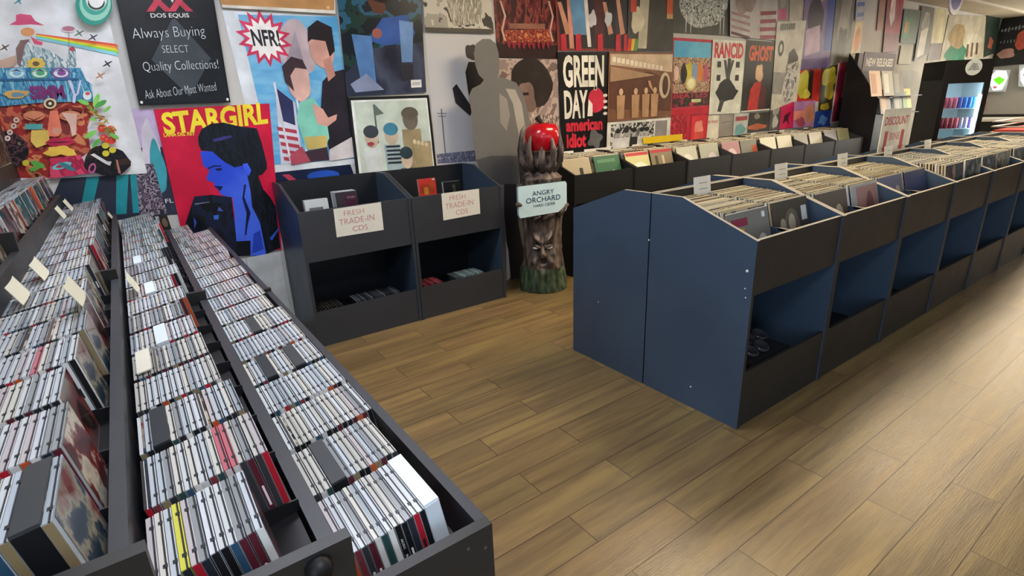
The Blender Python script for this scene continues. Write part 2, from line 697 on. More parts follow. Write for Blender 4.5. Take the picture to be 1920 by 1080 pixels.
# two CD bins on the left
for k, (x0, lab) in enumerate(((0.768, 'charcoal trade-in bin at the left, holding two small stacks of discs'),
                               (1.502, 'charcoal trade-in bin beside the grey standee, holding two loose discs'))):
    record_bin(lab, x0, 3.28, -1, width=0.73, mats=(NAVY, CHAR), group='trade-in bins by the wall', edge=False,
               apron=(0.56, 0.872), kick=(0.0, 0.235), shelf_z=0.72, depth=0.545, dividers=0)
    t = COL.objects[-1]

# ------------------------------------------------------------------ LPs
LPN = 0
LPC = ['#a39f92', '#8a8678', '#5b5d63', '#7a6a58', '#a39a88', '#4a4f5a', '#9c8f7a', '#6b3d38', '#3c4a58', '#b0a892', '#77786c', '#54606a', '#2e2f33']
CREAM = mat('#d6c9a4', 0.6)
CREAM2 = mat('#b9a684', 0.6)
CREAM3 = mat('#e0d8c0', 0.6)
SHRINK = mat('#d6d3c8', 0.3)
lp_meshes = []
for i in range(16):
    b = MB()
    th = random.choice((0.005, 0.006, 0.008, 0.0095))
    face = ramp_mat(random.sample(LPC, 4), 9, 0.25, seed=i * 3.1)
    b.box(-0.157, -th / 2, 0, 0.157, th / 2, 0.3135, face)
    b.box(-0.1571, -th / 2 - 0.0002, 0.3115, 0.1571, th / 2 + 0.0002, 0.3150, (CREAM, CREAM2, CREAM3, CREAM, SHRINK)[i % 5])
    b.box(-0.1574, -th / 2 - 0.0002, 0, -0.155, th / 2 + 0.0002, 0.313, (CREAM2, SHRINK)[i % 2])
    lp_meshes.append(b.mesh('record_sleeve'))

LPW = [m for i, m in enumerate(lp_meshes) if i % 5 in (2, 4)]
LPY = [m for i, m in enumerate(lp_meshes) if i % 5 in (0, 1, 2, 3)]


# featured front sleeves
def front_sleeve(cols, art):
    b = MB()
    base = mat(cols[0], 0.3)
    b.box(-0.157, -0.002, 0, 0.157, 0.002, 0.3135, base)
    b.box(-0.1572, -0.0022, 0.3115, 0.1572, 0.0022, 0.315, CREAM3)
    for kk, sh in enumerate(art):
        y = -0.0023 - 0.0003 * kk
        if sh[0] == 'r':
            _, x0, z0, x1, z1, c = sh
            b.add([(x0, y, z0), (x1, y, z0), (x1, y, z1), (x0, y, z1)], [(0, 1, 2, 3)], mat(c, 0.35))
        else:
            _, cx, cz, rx, rz, c = sh
            n = 16
            b.add([(cx + rx * math.cos(2 * PI * i / n), y, cz + rz * math.sin(2 * PI * i / n)) for i in range(n)], [list(range(n))], mat(c, 0.35))
    return b.mesh('record_sleeve')


FS = {
    (0, 0): front_sleeve(['#7d7c76'], [('r', -.13, .25, -.01, .285, '#8a2f4a'), ('r', -.11, .215, -.04, .24, '#c79a2a'), ('e', .05, .07, .09, .08, '#26262a'), ('e', .09, .14, .04, .06, '#c9c9c4'), ('r', .1, .27, .125, .295, '#e8e8e2')]),
    (0, 1): front_sleeve(['#4c463f'], [('e', 0, .17, .07, .1, '#6e6557'), ('e', .0, .2, .03, .045, '#b9ad98'), ('r', .09, .2, .14, .27, '#d8d8d4'), ('e', -.08, .2, .025, .03, '#a89c88'), ('r', .03, .02, .15, .14, '#24252a')]),
    (1, 0): front_sleeve(['#6b6154'], [('e', -.06, .16, .04, .09, '#b7a58a'), ('e', .06, .15, .05, .09, '#d0bfa2')]),
    (1, 1): front_sleeve(['#b9b8b4'], [('r', -.1, .0, .15, .3, '#b98b80'), ('e', .05, .15, .05, .12, '#8b5f58'), ('e', -.06, .1, .03, .08, '#43424a')]),
    (2, 0): front_sleeve(['#7c7a94'], [('p' and 'e', .08, .13, .05, .12, '#cfbf9a')]),
    (2, 1): front_sleeve(['#4d5478'], [('e', .04, .09, .03, .07, '#b79a72')]),
}
WFS = [front_sleeve([c], art) for c, art in (
    ('#b3a68e', [('r', .02, .17, .06, .23, '#2e2b28')]), ('#3d6b4f', [('e', .06, .1, .06, .08, '#9db4b4'), ('r', -.12, .25, .1, .28, '#5b8a68')]),
    ('#d8d39a', [('e', .02, .12, .12, .1, '#f0eedd'), ('r', -.15, .28, .15, .31, '#c43f4a')]), ('#8f8168', [('r', -.15, .28, .15, .31, '#b9383f'), ('r', -.1, .03, -.06, .25, '#4a3d30'), ('r', 0, .03, .03, .25, '#d0c2a2')]),
    ('#cfd0c0', [('e', 0, .15, .09, .09, '#e9eadf')]), ('#b9bcae', [('e', .04, .15, .07, .07, '#e0d6dc')]),
    ('#b98a92', [('e', 0, .15, .09, .09, '#e0c8cc')]), ('#7f8078', [('r', .05, .05, .15, .25, '#b5573c')]), ('#e4e3cf', []), ('#dedcca', []), ('#9a958a', []), ('#c9c6ba', []), ('#8c8a94', []), ('#a7a884', []), ('#b7b8bb', []), ('#7b7f93', []))]

lp_jobs = []
for k in range(7):
    for c in range(2):
        n = 26
        cx = IX0 + k * UW + (0.192 if c == 0 else 0.548)
        yfr = (1.30 if k < 3 else 1.225) + random.uniform(-0.01, 0.01)
        for i in range(n):
            last = i == 0
            y = yfr + (1.652 - yfr - .008) * i / (n - 1) + random.uniform(-0.0015, 0.0015)
            # the front sleeves lean back, their feet further forward
            tilt = R_((15 if k < 3 else 8) - (6 if k < 3 else 2) * i / n) + random.uniform(-0.004, 0.004)
            zt = (0.952 if k < 3 else 0.965) + 0.02 * i / n + random.uniform(-0.003, 0.003)
            me = FS.get((k, c)) if last and (k, c) in FS else random.choice(LPW if k >= 3 else LPY)
            side = 'left' if c == 0 else 'right'
            lp_jobs.append((cx + random.uniform(-0.006, 0.006), y, zt, tilt, me,
                            'record sleeve in the %s column of the %s island bin, %s from the front' % (side, ORD[k], ORD[i] if i < 24 else ('twenty-fifth', 'twenty-sixth')[i - 24]), 'records in the island bins'))
for k in range(7):
    for c in range(2):
        n = 9
        cx = WB0 + k * UW + (0.192 if c == 0 else 0.548)
        for i in range(n):
            y = 3.50 + (3.80 - 3.50) * i / (n - 1) + random.uniform(-0.004, 0.004)
            tilt = R_(18 - 12 * i / n) + random.uniform(-0.015, 0.015)
            zt = 0.985 + 0.02 * i / n + random.uniform(-0.006, 0.006)
            me = WFS[(k * 2 + c) % len(WFS)] if i == 0 else random.choice(lp_meshes)
            side = 'left' if c == 0 else 'right'
            lp_jobs.append((cx + random.uniform(-0.008, 0.008), y, zt, tilt, me,
                            'record sleeve in the %s column of the %s wall bin, %s from the front' % (side, ORD[k], ORD[i]), 'records in the wall bins'))
lp_jobs.sort(key=lambda j: (Vector((j[0], j[1], j[2])) - CAM).length + (2.5 if j[1] > 3 else 0))
rest = MB()
for idx, (x, y, zt, tilt, me, lab, grp) in enumerate(lp_jobs):
    Rm = Matrix.Rotation(-tilt, 4, 'X')
    top = Rm @ Vector((0, 0, 0.315))
    T = Matrix.Translation((x - top.x, y - top.y, zt - top.z)) @ Rm
    if idx < 300:
        o = bpy.data.objects.new('record_sleeve', me)
        COL.objects.link(o)
        o.matrix_world = T
        tag(o, lab, 'record', grp)
    else:
        vs = [T @ v.co for v in me.vertices]
        for mi_, m_ in enumerate(me.materials):
            rest.add(vs, [list(p.vertices) for p in me.polygons if p.material_index == mi_], m_)
tag(rest.obj('record_sleeves'), 'the remaining record sleeves filling the farthest bins', 'records', kind='stuff')


# ------------------------------------------------------------------ header cards
def card(p, w, h, name='header_card', tilt=0.12, m=PAPER, yaw=0.0, lab=None, cat='header card', grp='white header cards of the record bins', lines=True):
    b = MB()
    n = 5
    pts = []
    for i in range(n + 1):
        a = i / n
        pts.append((a * w - w / 2, -0.004 * math.sin(a * PI)))
    vs = [(x, y, 0) for x, y in pts] + [(x, y, h) for x, y in pts]
    vs2 = [(x, y + 0.0012, z) for x, y, z in vs]
    N = n + 1
    fs = [(i, i + 1, N + i + 1, N + i) for i in range(n)]
    f2 = [tuple(2 * N + q for q in f)[::-1] for f in fs]
    edge = [(0, N, 3 * N, 2 * N), (n, 2 * N + n, 3 * N + n, N + n), tuple(), tuple()]
    top = [(N + i, N + i + 1, 3 * N + i + 1, 3 * N + i) for i in range(n)]
    b.add(vs + vs2, fs + f2 + edge[:2] + top, m)
    if lines:
        for q in (0.62, 0.3):
            b.add([(-w * .25, -0.006, h * q), (w * .25, -0.006, h * q), (w * .25, -0.006, h * q + 0.004), (-w * .25, -0.006, h * q + 0.004)], [(0, 1, 2, 3)], mat('#9a9a96', 0.7))
    o = b.obj(name)
    o.location = p
    o.rotation_euler = (-tilt, 0, yaw)
    return tag(o, lab, cat, grp)


for px, lab in ((1319, 'curled white price card on the ridge above the first island bin'),
                (1467, 'white price card on the ridge above the second island bin'),
                (1582, 'white price card on the ridge above the third island bin'),
                (1668, 'white price card in front of the red lettered discount sign'),
                (1742, 'white price card on the ridge below the drinks cooler')):
    y_ = {1319: 343, 1467: 318, 1582: 298, 1668: 282, 1742: 268}[px]
    p = onY(px, y_, 1.64)
    card((p.x, 1.64, 0.965), 0.135, 0.09, lab=lab)
for i, (x, wd) in enumerate(((3.35, .12), (3.72, .35), (4.25, .1), (5.0, .14), (5.55, .16), (6.35, .12), (7.0, .12), (7.6, .12))):
    card((x, 3.80, 0.93), wd, 0.09, lab='thin white divider card among the wall bin records, %s from the tree sculpture' % ORD[i], lines=False,
         grp='white divider cards of the wall bins')
b = MB()
q = [onY(x, y, 3.80) for x, y in ((1205, 258), (1280, 251), (1279, 263), (1207, 270))]
tag(b.prism(q, Vector((0, 0.003, 0)), mat('#e8c512', 0.4)).obj('divider_card'), 'long bright yellow divider card standing among the wall bin records', 'divider card')

# ------------------------------------------------------------------ discs and their browser rack
PITCH = 0.163
Y0 = 0.645
TH = R_(9)
CLEAR = mat('#b4bcc0', 0.22)
CLEARS = [mat(c, 0.22) for c in ('#c2c8cb', '#b4bcc4', '#c6c5bd', '#aeb9c2', '#b8b8b2', '#c9ced6', '#98a2ab', '#b6afb2', '#c2c8cb', '#8b9094', '#bcc4cc')]
SLOT = mat('#26292d', 0.4)
DKS = mat('#33353a', 0.5)
SPC = ['#1c1c1f', '#232326', '#d8d8d4', '#b02030', '#1a1a1c', '#2b2e38', '#8a7a5a', '#c9c9c9', '#31506a', '#5a2430', '#e2e0da', '#38393d', '#77343a', '#2d4a4a', '#c0542a']
FACEM = [ramp_mat(random.sample(['#17181a', '#2a2c30', '#4a4c50', '#8a8778', '#5a4636', '#2b3a48', '#6b2b2b', '#b9b2a0', '#3a4a3a'], 4), 22, 0.15, soft=True, seed=50 + i) for i in range(12)]
YEL = mat('#c9c74a', 0.3)
RED = mat('#b86470', 0.3)


def cd_mesh(i, kind):
    """case with its lid, tray, hinge notches; returns (case mesh, spine mesh, thickness)"""
    b = MB()
    th = 0.0103
    L_, H_ = 0.142, 0.1245
    face = FACEM[i % len(FACEM)]
    if kind == 'jewel':
        c = CLEARS[i % len(CLEARS)]
        if i == 5:
            c = YEL
        if i == 7:
            c = RED
        b.box(0.0001, 0, 0, 0.0058, L_, H_, c)
        b.box(0.0058, 0.001, 0.001, 0.0084, L_ - 0.001, H_ - 0.0012, SLOT)
        b.box(0.0084, 0, 0, th - 0.0004, L_, H_, c)
        for yy in (0.022, 0.112):
            b.box(0.0036, yy, H_ - 0.002, 0.0092, yy + 0.0075, H_ + 0.0002, SLOT)
        # covers seen through the clear faces
        for xx in (0.0, th):
            e = -0.00015 if xx == 0 else 0.00015
            q = [(xx + e, 0.012, 0.002), (xx + e, L_ - 0.003, 0.002), (xx + e, L_ - 0.003, H_ - 0.003), (xx + e, 0.012, H_ - 0.003)]
            b.add(q, [(3, 2, 1, 0) if xx == 0 else (0, 1, 2, 3)], face)
    elif kind == 'digipak':
        c = (DKS, mat('#5a5148', 0.6), mat('#c9cdd2', 0.5), mat('#34302e', 0.6))[i % 4]
        th = 0.009
        b.box(0, 0, 0, th * 0.4, L_ - 0.002, H_, c)
        b.box(th * 0.4, 0.001, 0, th * 0.6, L_ - 0.003, H_ - 0.002, WHITE)
        b.box(th * 0.6, 0, 0, th, L_ - 0.002, H_, face)
    else:
        th = 0.026
        c = (mat('#2c3036', 0.5), mat('#d6e2ea', 0.4), mat('#3a3d40', 0.5))[i % 3]
        b.box(0, 0, 0, th, L_, H_ + 0.003, c)
        b.box(th, 0, 0, th + 0.0008, L_, H_, face)
    s = MB()
    sc = SPC[i % len(SPC)] if kind != 'box' or i == 1 else '#1b1c1f'
    if kind == 'box' and i == 1:
        sc = '#c9d2d8'
    s.box(0.0008, -0.0009, 0.002, th - 0.0008, 0.0, H_ - 0.0015, mat(sc, 0.3))
    tcol = '#e8e8e8' if hexc(sc)[0] < 0.2 else '#222222'
    if kind == 'jewel' and i == 4:
        for tx, z0, z1 in (('BALLBREAKER', 0.012, 0.062), ('AC/DC', 0.074, 0.096)):
            tv, tf = text_geo(tx, 0.02)
            s.add([(0.0033 + 0.0036 * y, -0.0012, z1 - (z1 - z0) * x) for x, y in tv], [f[::-1] for f in tf], mat('#e8e8e8', 0.4))
    elif kind != 'box':
        s.box(0.0035, -0.0012, 0.03 + (i % 3) * 0.01, th - 0.0035, -0.0009, 0.07, mat(tcol, 0.4) if i % 2 else mat(sc, 0.3))
    return b.mesh('disc_case'), s.mesh('spine_label'), th


CDV = {'jewel': [cd_mesh(i, 'jewel') for i in range(38)], 'digipak': [cd_mesh(i, 'digipak') for i in range(12)], 'box': [cd_mesh(i, 'box') for i in range(3)]}
KN = {'jewel': 'clear disc case', 'digipak': 'card disc sleeve', 'box': 'thick boxed disc set'}

# tiers: name, x and z of the foot of the rightmost case, fill width range, tilt
TIERS = [('aisle-side', 0.330, 0.708, 0.172, 0.0), ('middle', 0.105, 0.797, 0.168, 0.0), ('inner', -0.118, 0.903, 0.176, 0.0), ('wall-side', -0.325, 1.045, 0.122, 0.0)]
cd_jobs = []
SPECIAL = {(1, 0, 3): ('jewel', 5), (1, 1, 10): ('jewel', 7), (1, 1, 11): ('jewel', 7), (2, 3, 10): ('jewel', 7), (1, 1, 2): ('jewel', 36), (1, 0, 12): ('jewel', 4), (1, 0, 13): ('jewel', 34), (0, 0, 14): ('jewel', 3)}
rng = random.Random(11)
special = {}
for ti, (tn, xr, zr, width, _) in enumerate(TIERS):
    for k in range(19 if ti < 3 else 12):
        yk = Y0 + PITCH * k
        if ti == 3:
            yk = 1.786 + PITCH * k
            if yk > 3.65:
                continue
        if yk > 3.62:
            continue
        # the row is filled from its inner end out to the right by a varying amount
        short = rng.choice((0, 0, 0.004, 0.012)) if ti != 1 else rng.choice((0, 0.01, 0.02, 0.03))
        if ti == 1 and k in (0, 6):
            short = 0.034
        if ti == 0 and k >= 17:
            short = 0.08
        fill = width - short
        d = 0.0
        j = 0
        items = []
        while d < fill - 0.006:
            r = rng.random()
            kd = 'jewel' if r < 0.955 else ('digipak' if r < 0.994 else 'box')
            if ti == 0 and k == 4 and j in (3, 8):
                kd = 'box'
            if ti == 2 and k == 0 and j == 13:
                kd, vi = 'box', 0
            vi = rng.randrange(len(CDV[kd]))
            if kd == 'jewel' and vi in (5, 7):
                vi = 9
            if (ti, k, j) in SPECIAL:
                kd, vi = SPECIAL[(ti, k, j)]
            if ti == 0 and k == 0 and d > fill - 0.034:
                kd, vi = 'box', 1
            if ti == 0 and k == 4 and kd == 'box':
                vi = 0 if j == 3 else 2
            v = CDV[kd][vi]
            items.append((kd, vi, d, v[2]))
            d += v[2] + rng.uniform(0.0001, 0.0008)
            j += 1
        n = len(items)
        for j, (kd, vi, d0, th) in enumerate(items):
            # d0 measured from the inner (left) end along the slope
            s_ = (width - d0)
            th_t = TH + rng.uniform(-0.004, 0.004)
            foot = Vector((xr - s_ * math.cos(TH), yk + rng.uniform(-0.0015, 0.0015), zr - s_ * math.sin(TH) + rng.uniform(0, 0.0006)))
            fromright = n - 1 - j
            if ti < 3:
                lab = '%s, %s tier, %s row from near end, %s from the aisle' % (KN[kd], tn, ORD[k], ORD[min(fromright, 23)])
            else:
                lab = '%s, wall-side tier, %s row from its near end, %s from the aisle' % (KN[kd], ORD[k], ORD[min(fromright, 23)])
            cd_jobs.append(((foot - CAM).length, foot, th_t, kd, vi, lab, 'discs in the %s tier' % tn))
cd_jobs.sort(key=lambda j: j[0])
rest = MB()
for idx, (dist, foot, tl, kd, vi, lab, grp) in enumerate(cd_jobs):
    me, sp, th = CDV[kd][vi]
    T = Matrix.Translation(foot) @ Matrix.Rotation(-tl, 4, 'Y')
    if idx < 300:
        o = bpy.data.objects.new('disc_case', me)
        COL.objects.link(o)
        o.matrix_world = T
        tag(o, lab, 'disc case', grp)
        c = bpy.data.objects.new('spine_label', sp)
        COL.objects.link(c)
        c.parent = o
    else:
        for src in (me, sp):
            vs = [T @ v.co for v in src.vertices]
            for mi_, m_ in enumerate(src.materials):
                fs = [list(p.vertices) for p in src.polygons if p.material_index == mi_]
                rest.add(vs, fs, m_)
tag(rest.obj('disc_cases'), 'the many smaller disc cases filling the far rows of the browser rack', 'disc cases', kind='stuff')


def rack(label, ya, yb, near):
    t = thing('disc_browser_rack', label, 'display rack', (0, ya, 0), 'stepped disc browser racks')

    def P(b, name):
        return b.obj(name, t)

    def B(x0, y0, z0, x1, y1, z1, m=DARKB):
        return MB().box(x0, y0 - ya, z0, x1, y1 - ya, z1, m)
    tk = 0.02
    # lengthwise rails: aisle rail, then a riser rail between each two tiers
    P(B(0.333, ya + tk, 0.0, 0.352, yb, 0.79, CHAR), 'aisle_rail')
    P(B(0.115, ya + tk, 0.60, 0.139, yb, 0.808, CHAR), 'riser_rail')
    P(B(-0.112, ya + tk, 0.70, -0.092, yb, 0.935, CHAR), 'riser_rail')
    P(B(-0.324, ya + tk, 0.85, -0.304, yb, 1.065, DARKB), 'riser_rail')
    # sloping shelves
    for (tn, xr, zr, width, _), xl in zip(TIERS, (0.139, -0.092, -0.304, -0.458)):
        b = MB()
        xR = xr + 0.004
        zR = zr - 0.001 + 0.004 * math.tan(TH)
        zL = zR - (xR - xl) * math.tan(TH)
        b.prism([Vector((xl, tk, zL)), Vector((xR, tk, zR)), Vector((xR, tk, zR - 0.012)), Vector((xl, tk, zL - 0.012))], Vector((0, yb - ya - tk, 0)), BLACK)
        P(b, 'sloping_shelf')
    # ends: stepped boards
    ends = [(0.137, 0.352, 0.79), (-0.067, 0.137, 0.89), (-0.27, -0.067, 0.99), (-0.46, -0.27, 1.09)] if near else \
        [(0.139, 0.352, 0.79), (-0.092, 0.139, 0.828), (-0.304, -0.092, 0.955), (-0.46, -0.304, 1.11)]
    dy = (0, -0.055, -0.0, -0.0) if near else (0, 0, 0, 0)
    for (x0, x1, zt) in ends:
        if not near:
            zt += 0.012
        P(B(x0, ya, 0, x1, ya + tk, zt, DARKB), 'end_board')
    # thin cell dividers under the rows
    for ti, ((tn, xr, zr, width, _), xl, xq) in enumerate(zip(TIERS, (0.139, -0.092, -0.304, -0.458), (0.333, 0.115, -0.112, -0.324))):
        k = 0
        base = (Y0, Y0, Y0, Y0)[ti]
        while True:
            y = base + PITCH * k - 0.011
            k += 1
            if y > yb - 0.02:
                break
            if y < ya + tk:
                continue
            zR = zr + 0.022
            zL = zr - (xq - xl) * math.tan(TH)
            b = MB()
            b.prism([Vector((xl, y - ya, zL)), Vector((xq, y - ya, zr)), Vector((xq, y - ya, zR)), Vector((xl, y - ya, zL + 0.06))], Vector((0, 0.003, 0)), BLACK)
            P(b, 'cell_divider')
    # closed body below
    P(B(-0.46, ya + 0.03, 0.0, 0.33, ya + 0.045, 0.66, DARKB), 'inner_panel')
    return t


rack('near disc browser rack with stepped tiers of cases, its corner beside the aisle', 0.585, 2.0905, True)
rack('far disc browser rack with stepped tiers of cases, beneath the posters', 2.091, 3.70, False)
# screws in the near corner board
b = MB()
for px, py in ((878, 1029), (910, 1027)):
    p = onY(px, py, 0.585)
    b.lathe([(0.003, 0), (0.003, 0.001)], (p.x, 0.584, p.z), mat('#6a6a6a', 0.4, metal=0.7), 10, False, 'y')
b.obj('screw', [x for x in COL.objects if x.name.startswith('disc_browser_rack')][0]).location = (0, -0.585, 0)
# knob
p = onY(597, 1062, 0.585)
b = MB()
b.lathe([(0.0, -0.02), (0.012, -0.018), (0.017, -0.008), (0.018, 0.004), (0.012, 0.015), (0.0, 0.018)], (p.x, p.y, p.z), mat('#101012', 0.5), 14, True, 'y')
b.tube([(p.x, p.y, p.z), (p.x - 0.01, p.y - 0.004, p.z - 0.07)], 0.012, mat('#101012', 0.5))
tag(b.obj('clamp_knob'), 'black rounded clamp knob on the near end of the rack', 'knob')

# cream header cards in the inner tier
for i, (px, py, z) in enumerate(((18, 548, 1.05), (62, 505, 1.05), (128, 548, 1.08), (107, 396, 1.07), (122, 382, 1.07), (242, 530, 0.95), (205, 405, 0.95), (40, 520, 1.05))):
    if i == 7:
        continue
    p = onZ(px, py, z)
    card((p.x + 0.016, p.y + 0.06, z - 0.035), 0.125, 0.052, name='header_card', tilt=0.42, yaw=R_(90), m=mat('#cfcdb8', 0.5), lines=False,
         lab='cream plastic header card standing among the discs, %s' % ('at the frame edge', 'left of the inner tier', 'in the middle of the inner tier', 'near the painted poster, left', 'near the painted poster, right', 'at the joint of the middle tier', 'at the far end of the middle tier')[i],
         grp='cream header cards in the disc rack')
# blank white index card lying on the middle tier
T = onZ(238, 585, 0.90)
b = MB().box(-0.014, -0.0, 0, 0.014, 0.135, 0.003, mat('#d8d4c4', 0.6))
o = b.obj('index_card')
o.location = (-0.058, 1.30, 0.905)
o.rotation_euler = (0, -TH, 0)
tag(o, 'blank cream index block at the left end of the middle tier', 'index card')

# ------------------------------------------------------------------ discs in the trade-in bins
def cd_stack(x, y, z, n, labels, face_m, yaw=0, tilt=0.1, kind='jewel', grp=None, spread=0.011):
    for i in range(n):
        me, sp, th = CDV['jewel'][(i * 5 + int(x * 10)) % 38]
        Rm = Matrix.Rotation(R_(90) + yaw, 4, 'Z')
        T = Matrix.Translation((x, y - i * spread, z)) @ Matrix.Rotation(-tilt, 4, 'X') @ Rm
        o = bpy.data.objects.new('disc_case', me)
        COL.objects.link(o)
        o.matrix_world = T
        tag(o, labels if isinstance(labels, str) else labels[i], 'disc case', grp)
        if i == n - 1 and face_m:
            b = MB()
            for (u0, v0, u1, v1, m_) in face_m:
                b.add([(-0.0006, 0.142 * u0, 0.1245 * v0), (-0.0006, 0.142 * u1, 0.1245 * v0), (-0.0006, 0.142 * u1, 0.1245 * v1), (-0.0006, 0.142 * u0, 0.1245 * v1)], [(0, 3, 2, 1)], m_)
            c = b.obj('cover', o)


cd_stack(0.985, 3.40, 0.80, 4, ['disc case in the left stack of the left trade-in bin, %s from the back' % ORD[i] for i in range(4)],
         [(0, 0, 1, 1, mat('#b9bec0', .3)), (.25, .1, .85, .62, mat('#4a3f44', .3)), (.35, .2, .5, .5, mat('#c9c9c9', .3)), (.6, .2, .75, .5, mat('#9a5a60', .3))], grp='discs in the left trade-in bin')
cd_stack(1.19, 3.49, 0.82, 8, ['disc case in the right stack of the left trade-in bin, %s from the back' % ORD[i] for i in range(8)],
         [(0, 0, 1, 1, mat('#2c2527', .3)), (.05, .0, .6, .85, mat('#5a2440', .3)), (.1, .55, .5, .75, mat('#d9b9c9', .3))], grp='discs in the left trade-in bin')
cd_stack(1.825, 3.53, 0.83, 1, 'orange and red disc case standing at the back of the right trade-in bin',
         [(0, 0, 1, 1, mat('#b5342c', .3)), (.15, .15, .9, .7, mat('#c9722a', .3)), (.45, .1, .7, .5, mat('#e0b04a', .3)), (.05, .8, .2, .95, mat('#eeeeee', .3))])
cd_stack(2.0, 3.49, 0.795, 2, ['dark disc case behind the black one in the right trade-in bin', 'black disc case leaning in the right trade-in bin'],
         [(0, 0, 1, 1, mat('#17181b', .2)), (.3, .3, .5, .8, mat('#8d8d8d', .3))])
n_ = 0
for (xa, xb, cs, nm) in ((0.84, 1.0, ['#2b2a28', '#3a352f'], 'left'), (1.1, 1.4, ['#3c4148', '#5a6068', '#2b2e33'], 'left'), (1.575, 1.74, ['#7a2b33', '#99404a', '#5b2a2e'], 'right'), (1.86, 2.1, ['#4b5258', '#8aa0a0', '#6b7f86'], 'right')):
    x = xa
    k = 0
    while x < xb:
        b = MB()
        c = rng.choice(cs)
        b.box(0, 0, 0, 0.0085, 0.142, 0.124, mat(c, 0.25))
        b.box(0.0085, 0, 0, 0.0103, 0.142, 0.124, mat('#22252a', 0.2))
        o = b.obj('disc_case')
        o.location = (x, 3.33, 0.118)
        o.rotation_euler = (0, -R_(18), 0)
        tag(o, 'disc case low in the %s trade-in bin, %s from the left, %s group' % (nm, ORD[min(k, 23)], 'left' if xa in (0.84, 1.575) else 'right'),
            'disc case', 'discs on the lower trade-in shelves')
        x += 0.0175
        k += 1

# paper signs on the trade-in bins
RINK = mat('#b5666a', 0.6)
for (qx, lab) in ((((625, 392), (714, 379), (719.5, 431), (631.5, 445)), 'white paper sign FRESH TRADE-IN CDS taped to the left trade-in bin'),
                  (((827.5, 363), (898, 354), (900.5, 400.5), (831.5, 413.5)), 'white paper sign FRESH TRADE-IN CDS taped to the right trade-in bin')):
    q = [onY(x, y, 3.2835) for x, y in qx]
    s = Sheet(*q, mat('#d6d4c8', 0.6), 0.001)
    s.text('FRESH', .2, .12, .62, .3, RINK, -0.012)
    s.text('TRADE-IN', .08, .4, .82, .6, RINK, -0.012, rise=.02)
    s.text('CDS', .34, .7, .66, .88, RINK, -0.012)
    tag(s.obj('paper_sign'), lab, 'sign', 'trade-in signs')

# black crate of small round tins low in the first island bin
t = thing('black_crate', 'low black crate on the lower shelf of the nearest island bin', 'crate', (2.28, 1.36, 0.117))
b = MB()
b.box(-.16, -.2, 0, .16, .2, .155, BLACK).box(-.16, -.2, .01, -.15, .2, .13, BLACK).box(.15, -.2, .01, .16, .2, .13, BLACK)
b.box(-.15, -.2, .01, .15, -.19, .13, BLACK).box(-.15, .19, .01, .15, .2, .13, BLACK)
b.obj('box', t)
rr = random.Random(3)
b = MB()
b.lathe([(0.0, 0), (0.036, 0.0), (0.040, 0.004), (0.040, 0.014), (0.036, 0.018), (0.03, 0.019), (0.028, 0.016), (0.0, 0.016)], (0, 0, 0), mat('#2a2a2e', 0.15), 20)
tin = b.mesh('round_tin')
for k in range(14):
    o = bpy.data.objects.new('round_tin', tin)
    COL.objects.link(o)
    row, pos = k // 5, k % 5
    o.location = (2.20 + row * 0.088 + (pos % 2) * 0.006, 1.49 - pos * 0.066, 0.325 - 0.01 * pos)
    o.rotation_euler = (R_(22), R_(rr.uniform(-5, 5)), 0)
    tag(o, 'glossy black round tin low in the nearest island bin, %s row, %s from the back' % (('left', 'middle', 'right')[row], ORD[pos]), 'tin', 'round black tins')


# ------------------------------------------------------------------ posters on the wall
lay = [0]


def poster(quad, base, label, name='poster', plane='Y', at=WY, cat='poster', thick=0.0012, depth=None):
    lay[0] += 1
    d = (0.003 + 0.0042 * (lay[0] % 7)) if depth is None else depth
    f = onY if plane == 'Y' else onX
    q = [f(x, y, at - d) if plane == 'Y' else f(x, y, at + (d if at < 0 else -d)) for x, y in quad]
    s = Sheet(*q, base, thick)
    s.label = label
    s.nm = name
    s.cat = cat
    return s


def done(s):
    return tag(s.obj(s.nm), s.label, s.cat)




def m_(h, rough=0.4, emit=0):
    """printed ink with the uneven tone of a photograph"""
    if emit:
        return mat(h, rough, emit=emit)
    c = [int(h.lstrip('#')[i:i + 2], 16) for i in (0, 2, 4)]
    lo = '#%02x%02x%02x' % tuple(int(x * .82) for x in c)
    hi = '#%02x%02x%02x' % tuple(min(255, int(x * 1.1 + 6)) for x in c)
    return ramp_mat([lo, h, hi], 6, rough, (1, 1, 1), 5, 0.25, True, (c[0] * 7 + c[1] * 3 + c[2]) % 50)


# 1 white poster with the painted face
s = poster([(-48, -25), (189, -25), (276, 325), (38, 339)], m_('#d9dbdc', 0.4), 'white poster of a painted dreaming face with rainbow, leaves and fruit, far left')
K = (0, 0, 0.3149)
mm = m_
s.cp(K, [(-60, 430), (60, 400), (130, 400), (470, 405), (500, 470), (540, 560), (560, 640), (520, 760), (540, 900), (300, 1060), (-60, 1060)],
     ramp_mat(['#8a3a34', '#c9694a', '#a8342f', '#d88a5a', '#6a2a30'], 8, .4, seed=3, detail=3))
s.cp(K, [(55, 148), (95, 125), (95, 90), (120, 82), (185, 90), (210, 125), (265, 152), (180, 145), (110, 150)], mm('#d4547c'))
s.ce(K, 165, 190, 42, 26, mm('#c98a5a'))
s.cp(K, [(180, 215), (220, 240), (255, 252), (250, 270), (205, 262)], mm('#c84a6a'))
RB = [('#d84a3c', 0), ('#e8923a', 14), ('#ecdf3c', 28), ('#8fcf4a', 42), ('#7fc4d4', 54)]
for i, (c, o) in enumerate(RB):
    s.cp(K, [(215, 200 + i * 4), (690, 262 + o * .95), (706, 276 + o), (215, 206 + i * 5)], mm(c))
    s.cp(K, [(215, 200 + i * 4), (690, 262 + o * .95), (704, 280 + o), (215, 212 + i * 5)], mm(c))
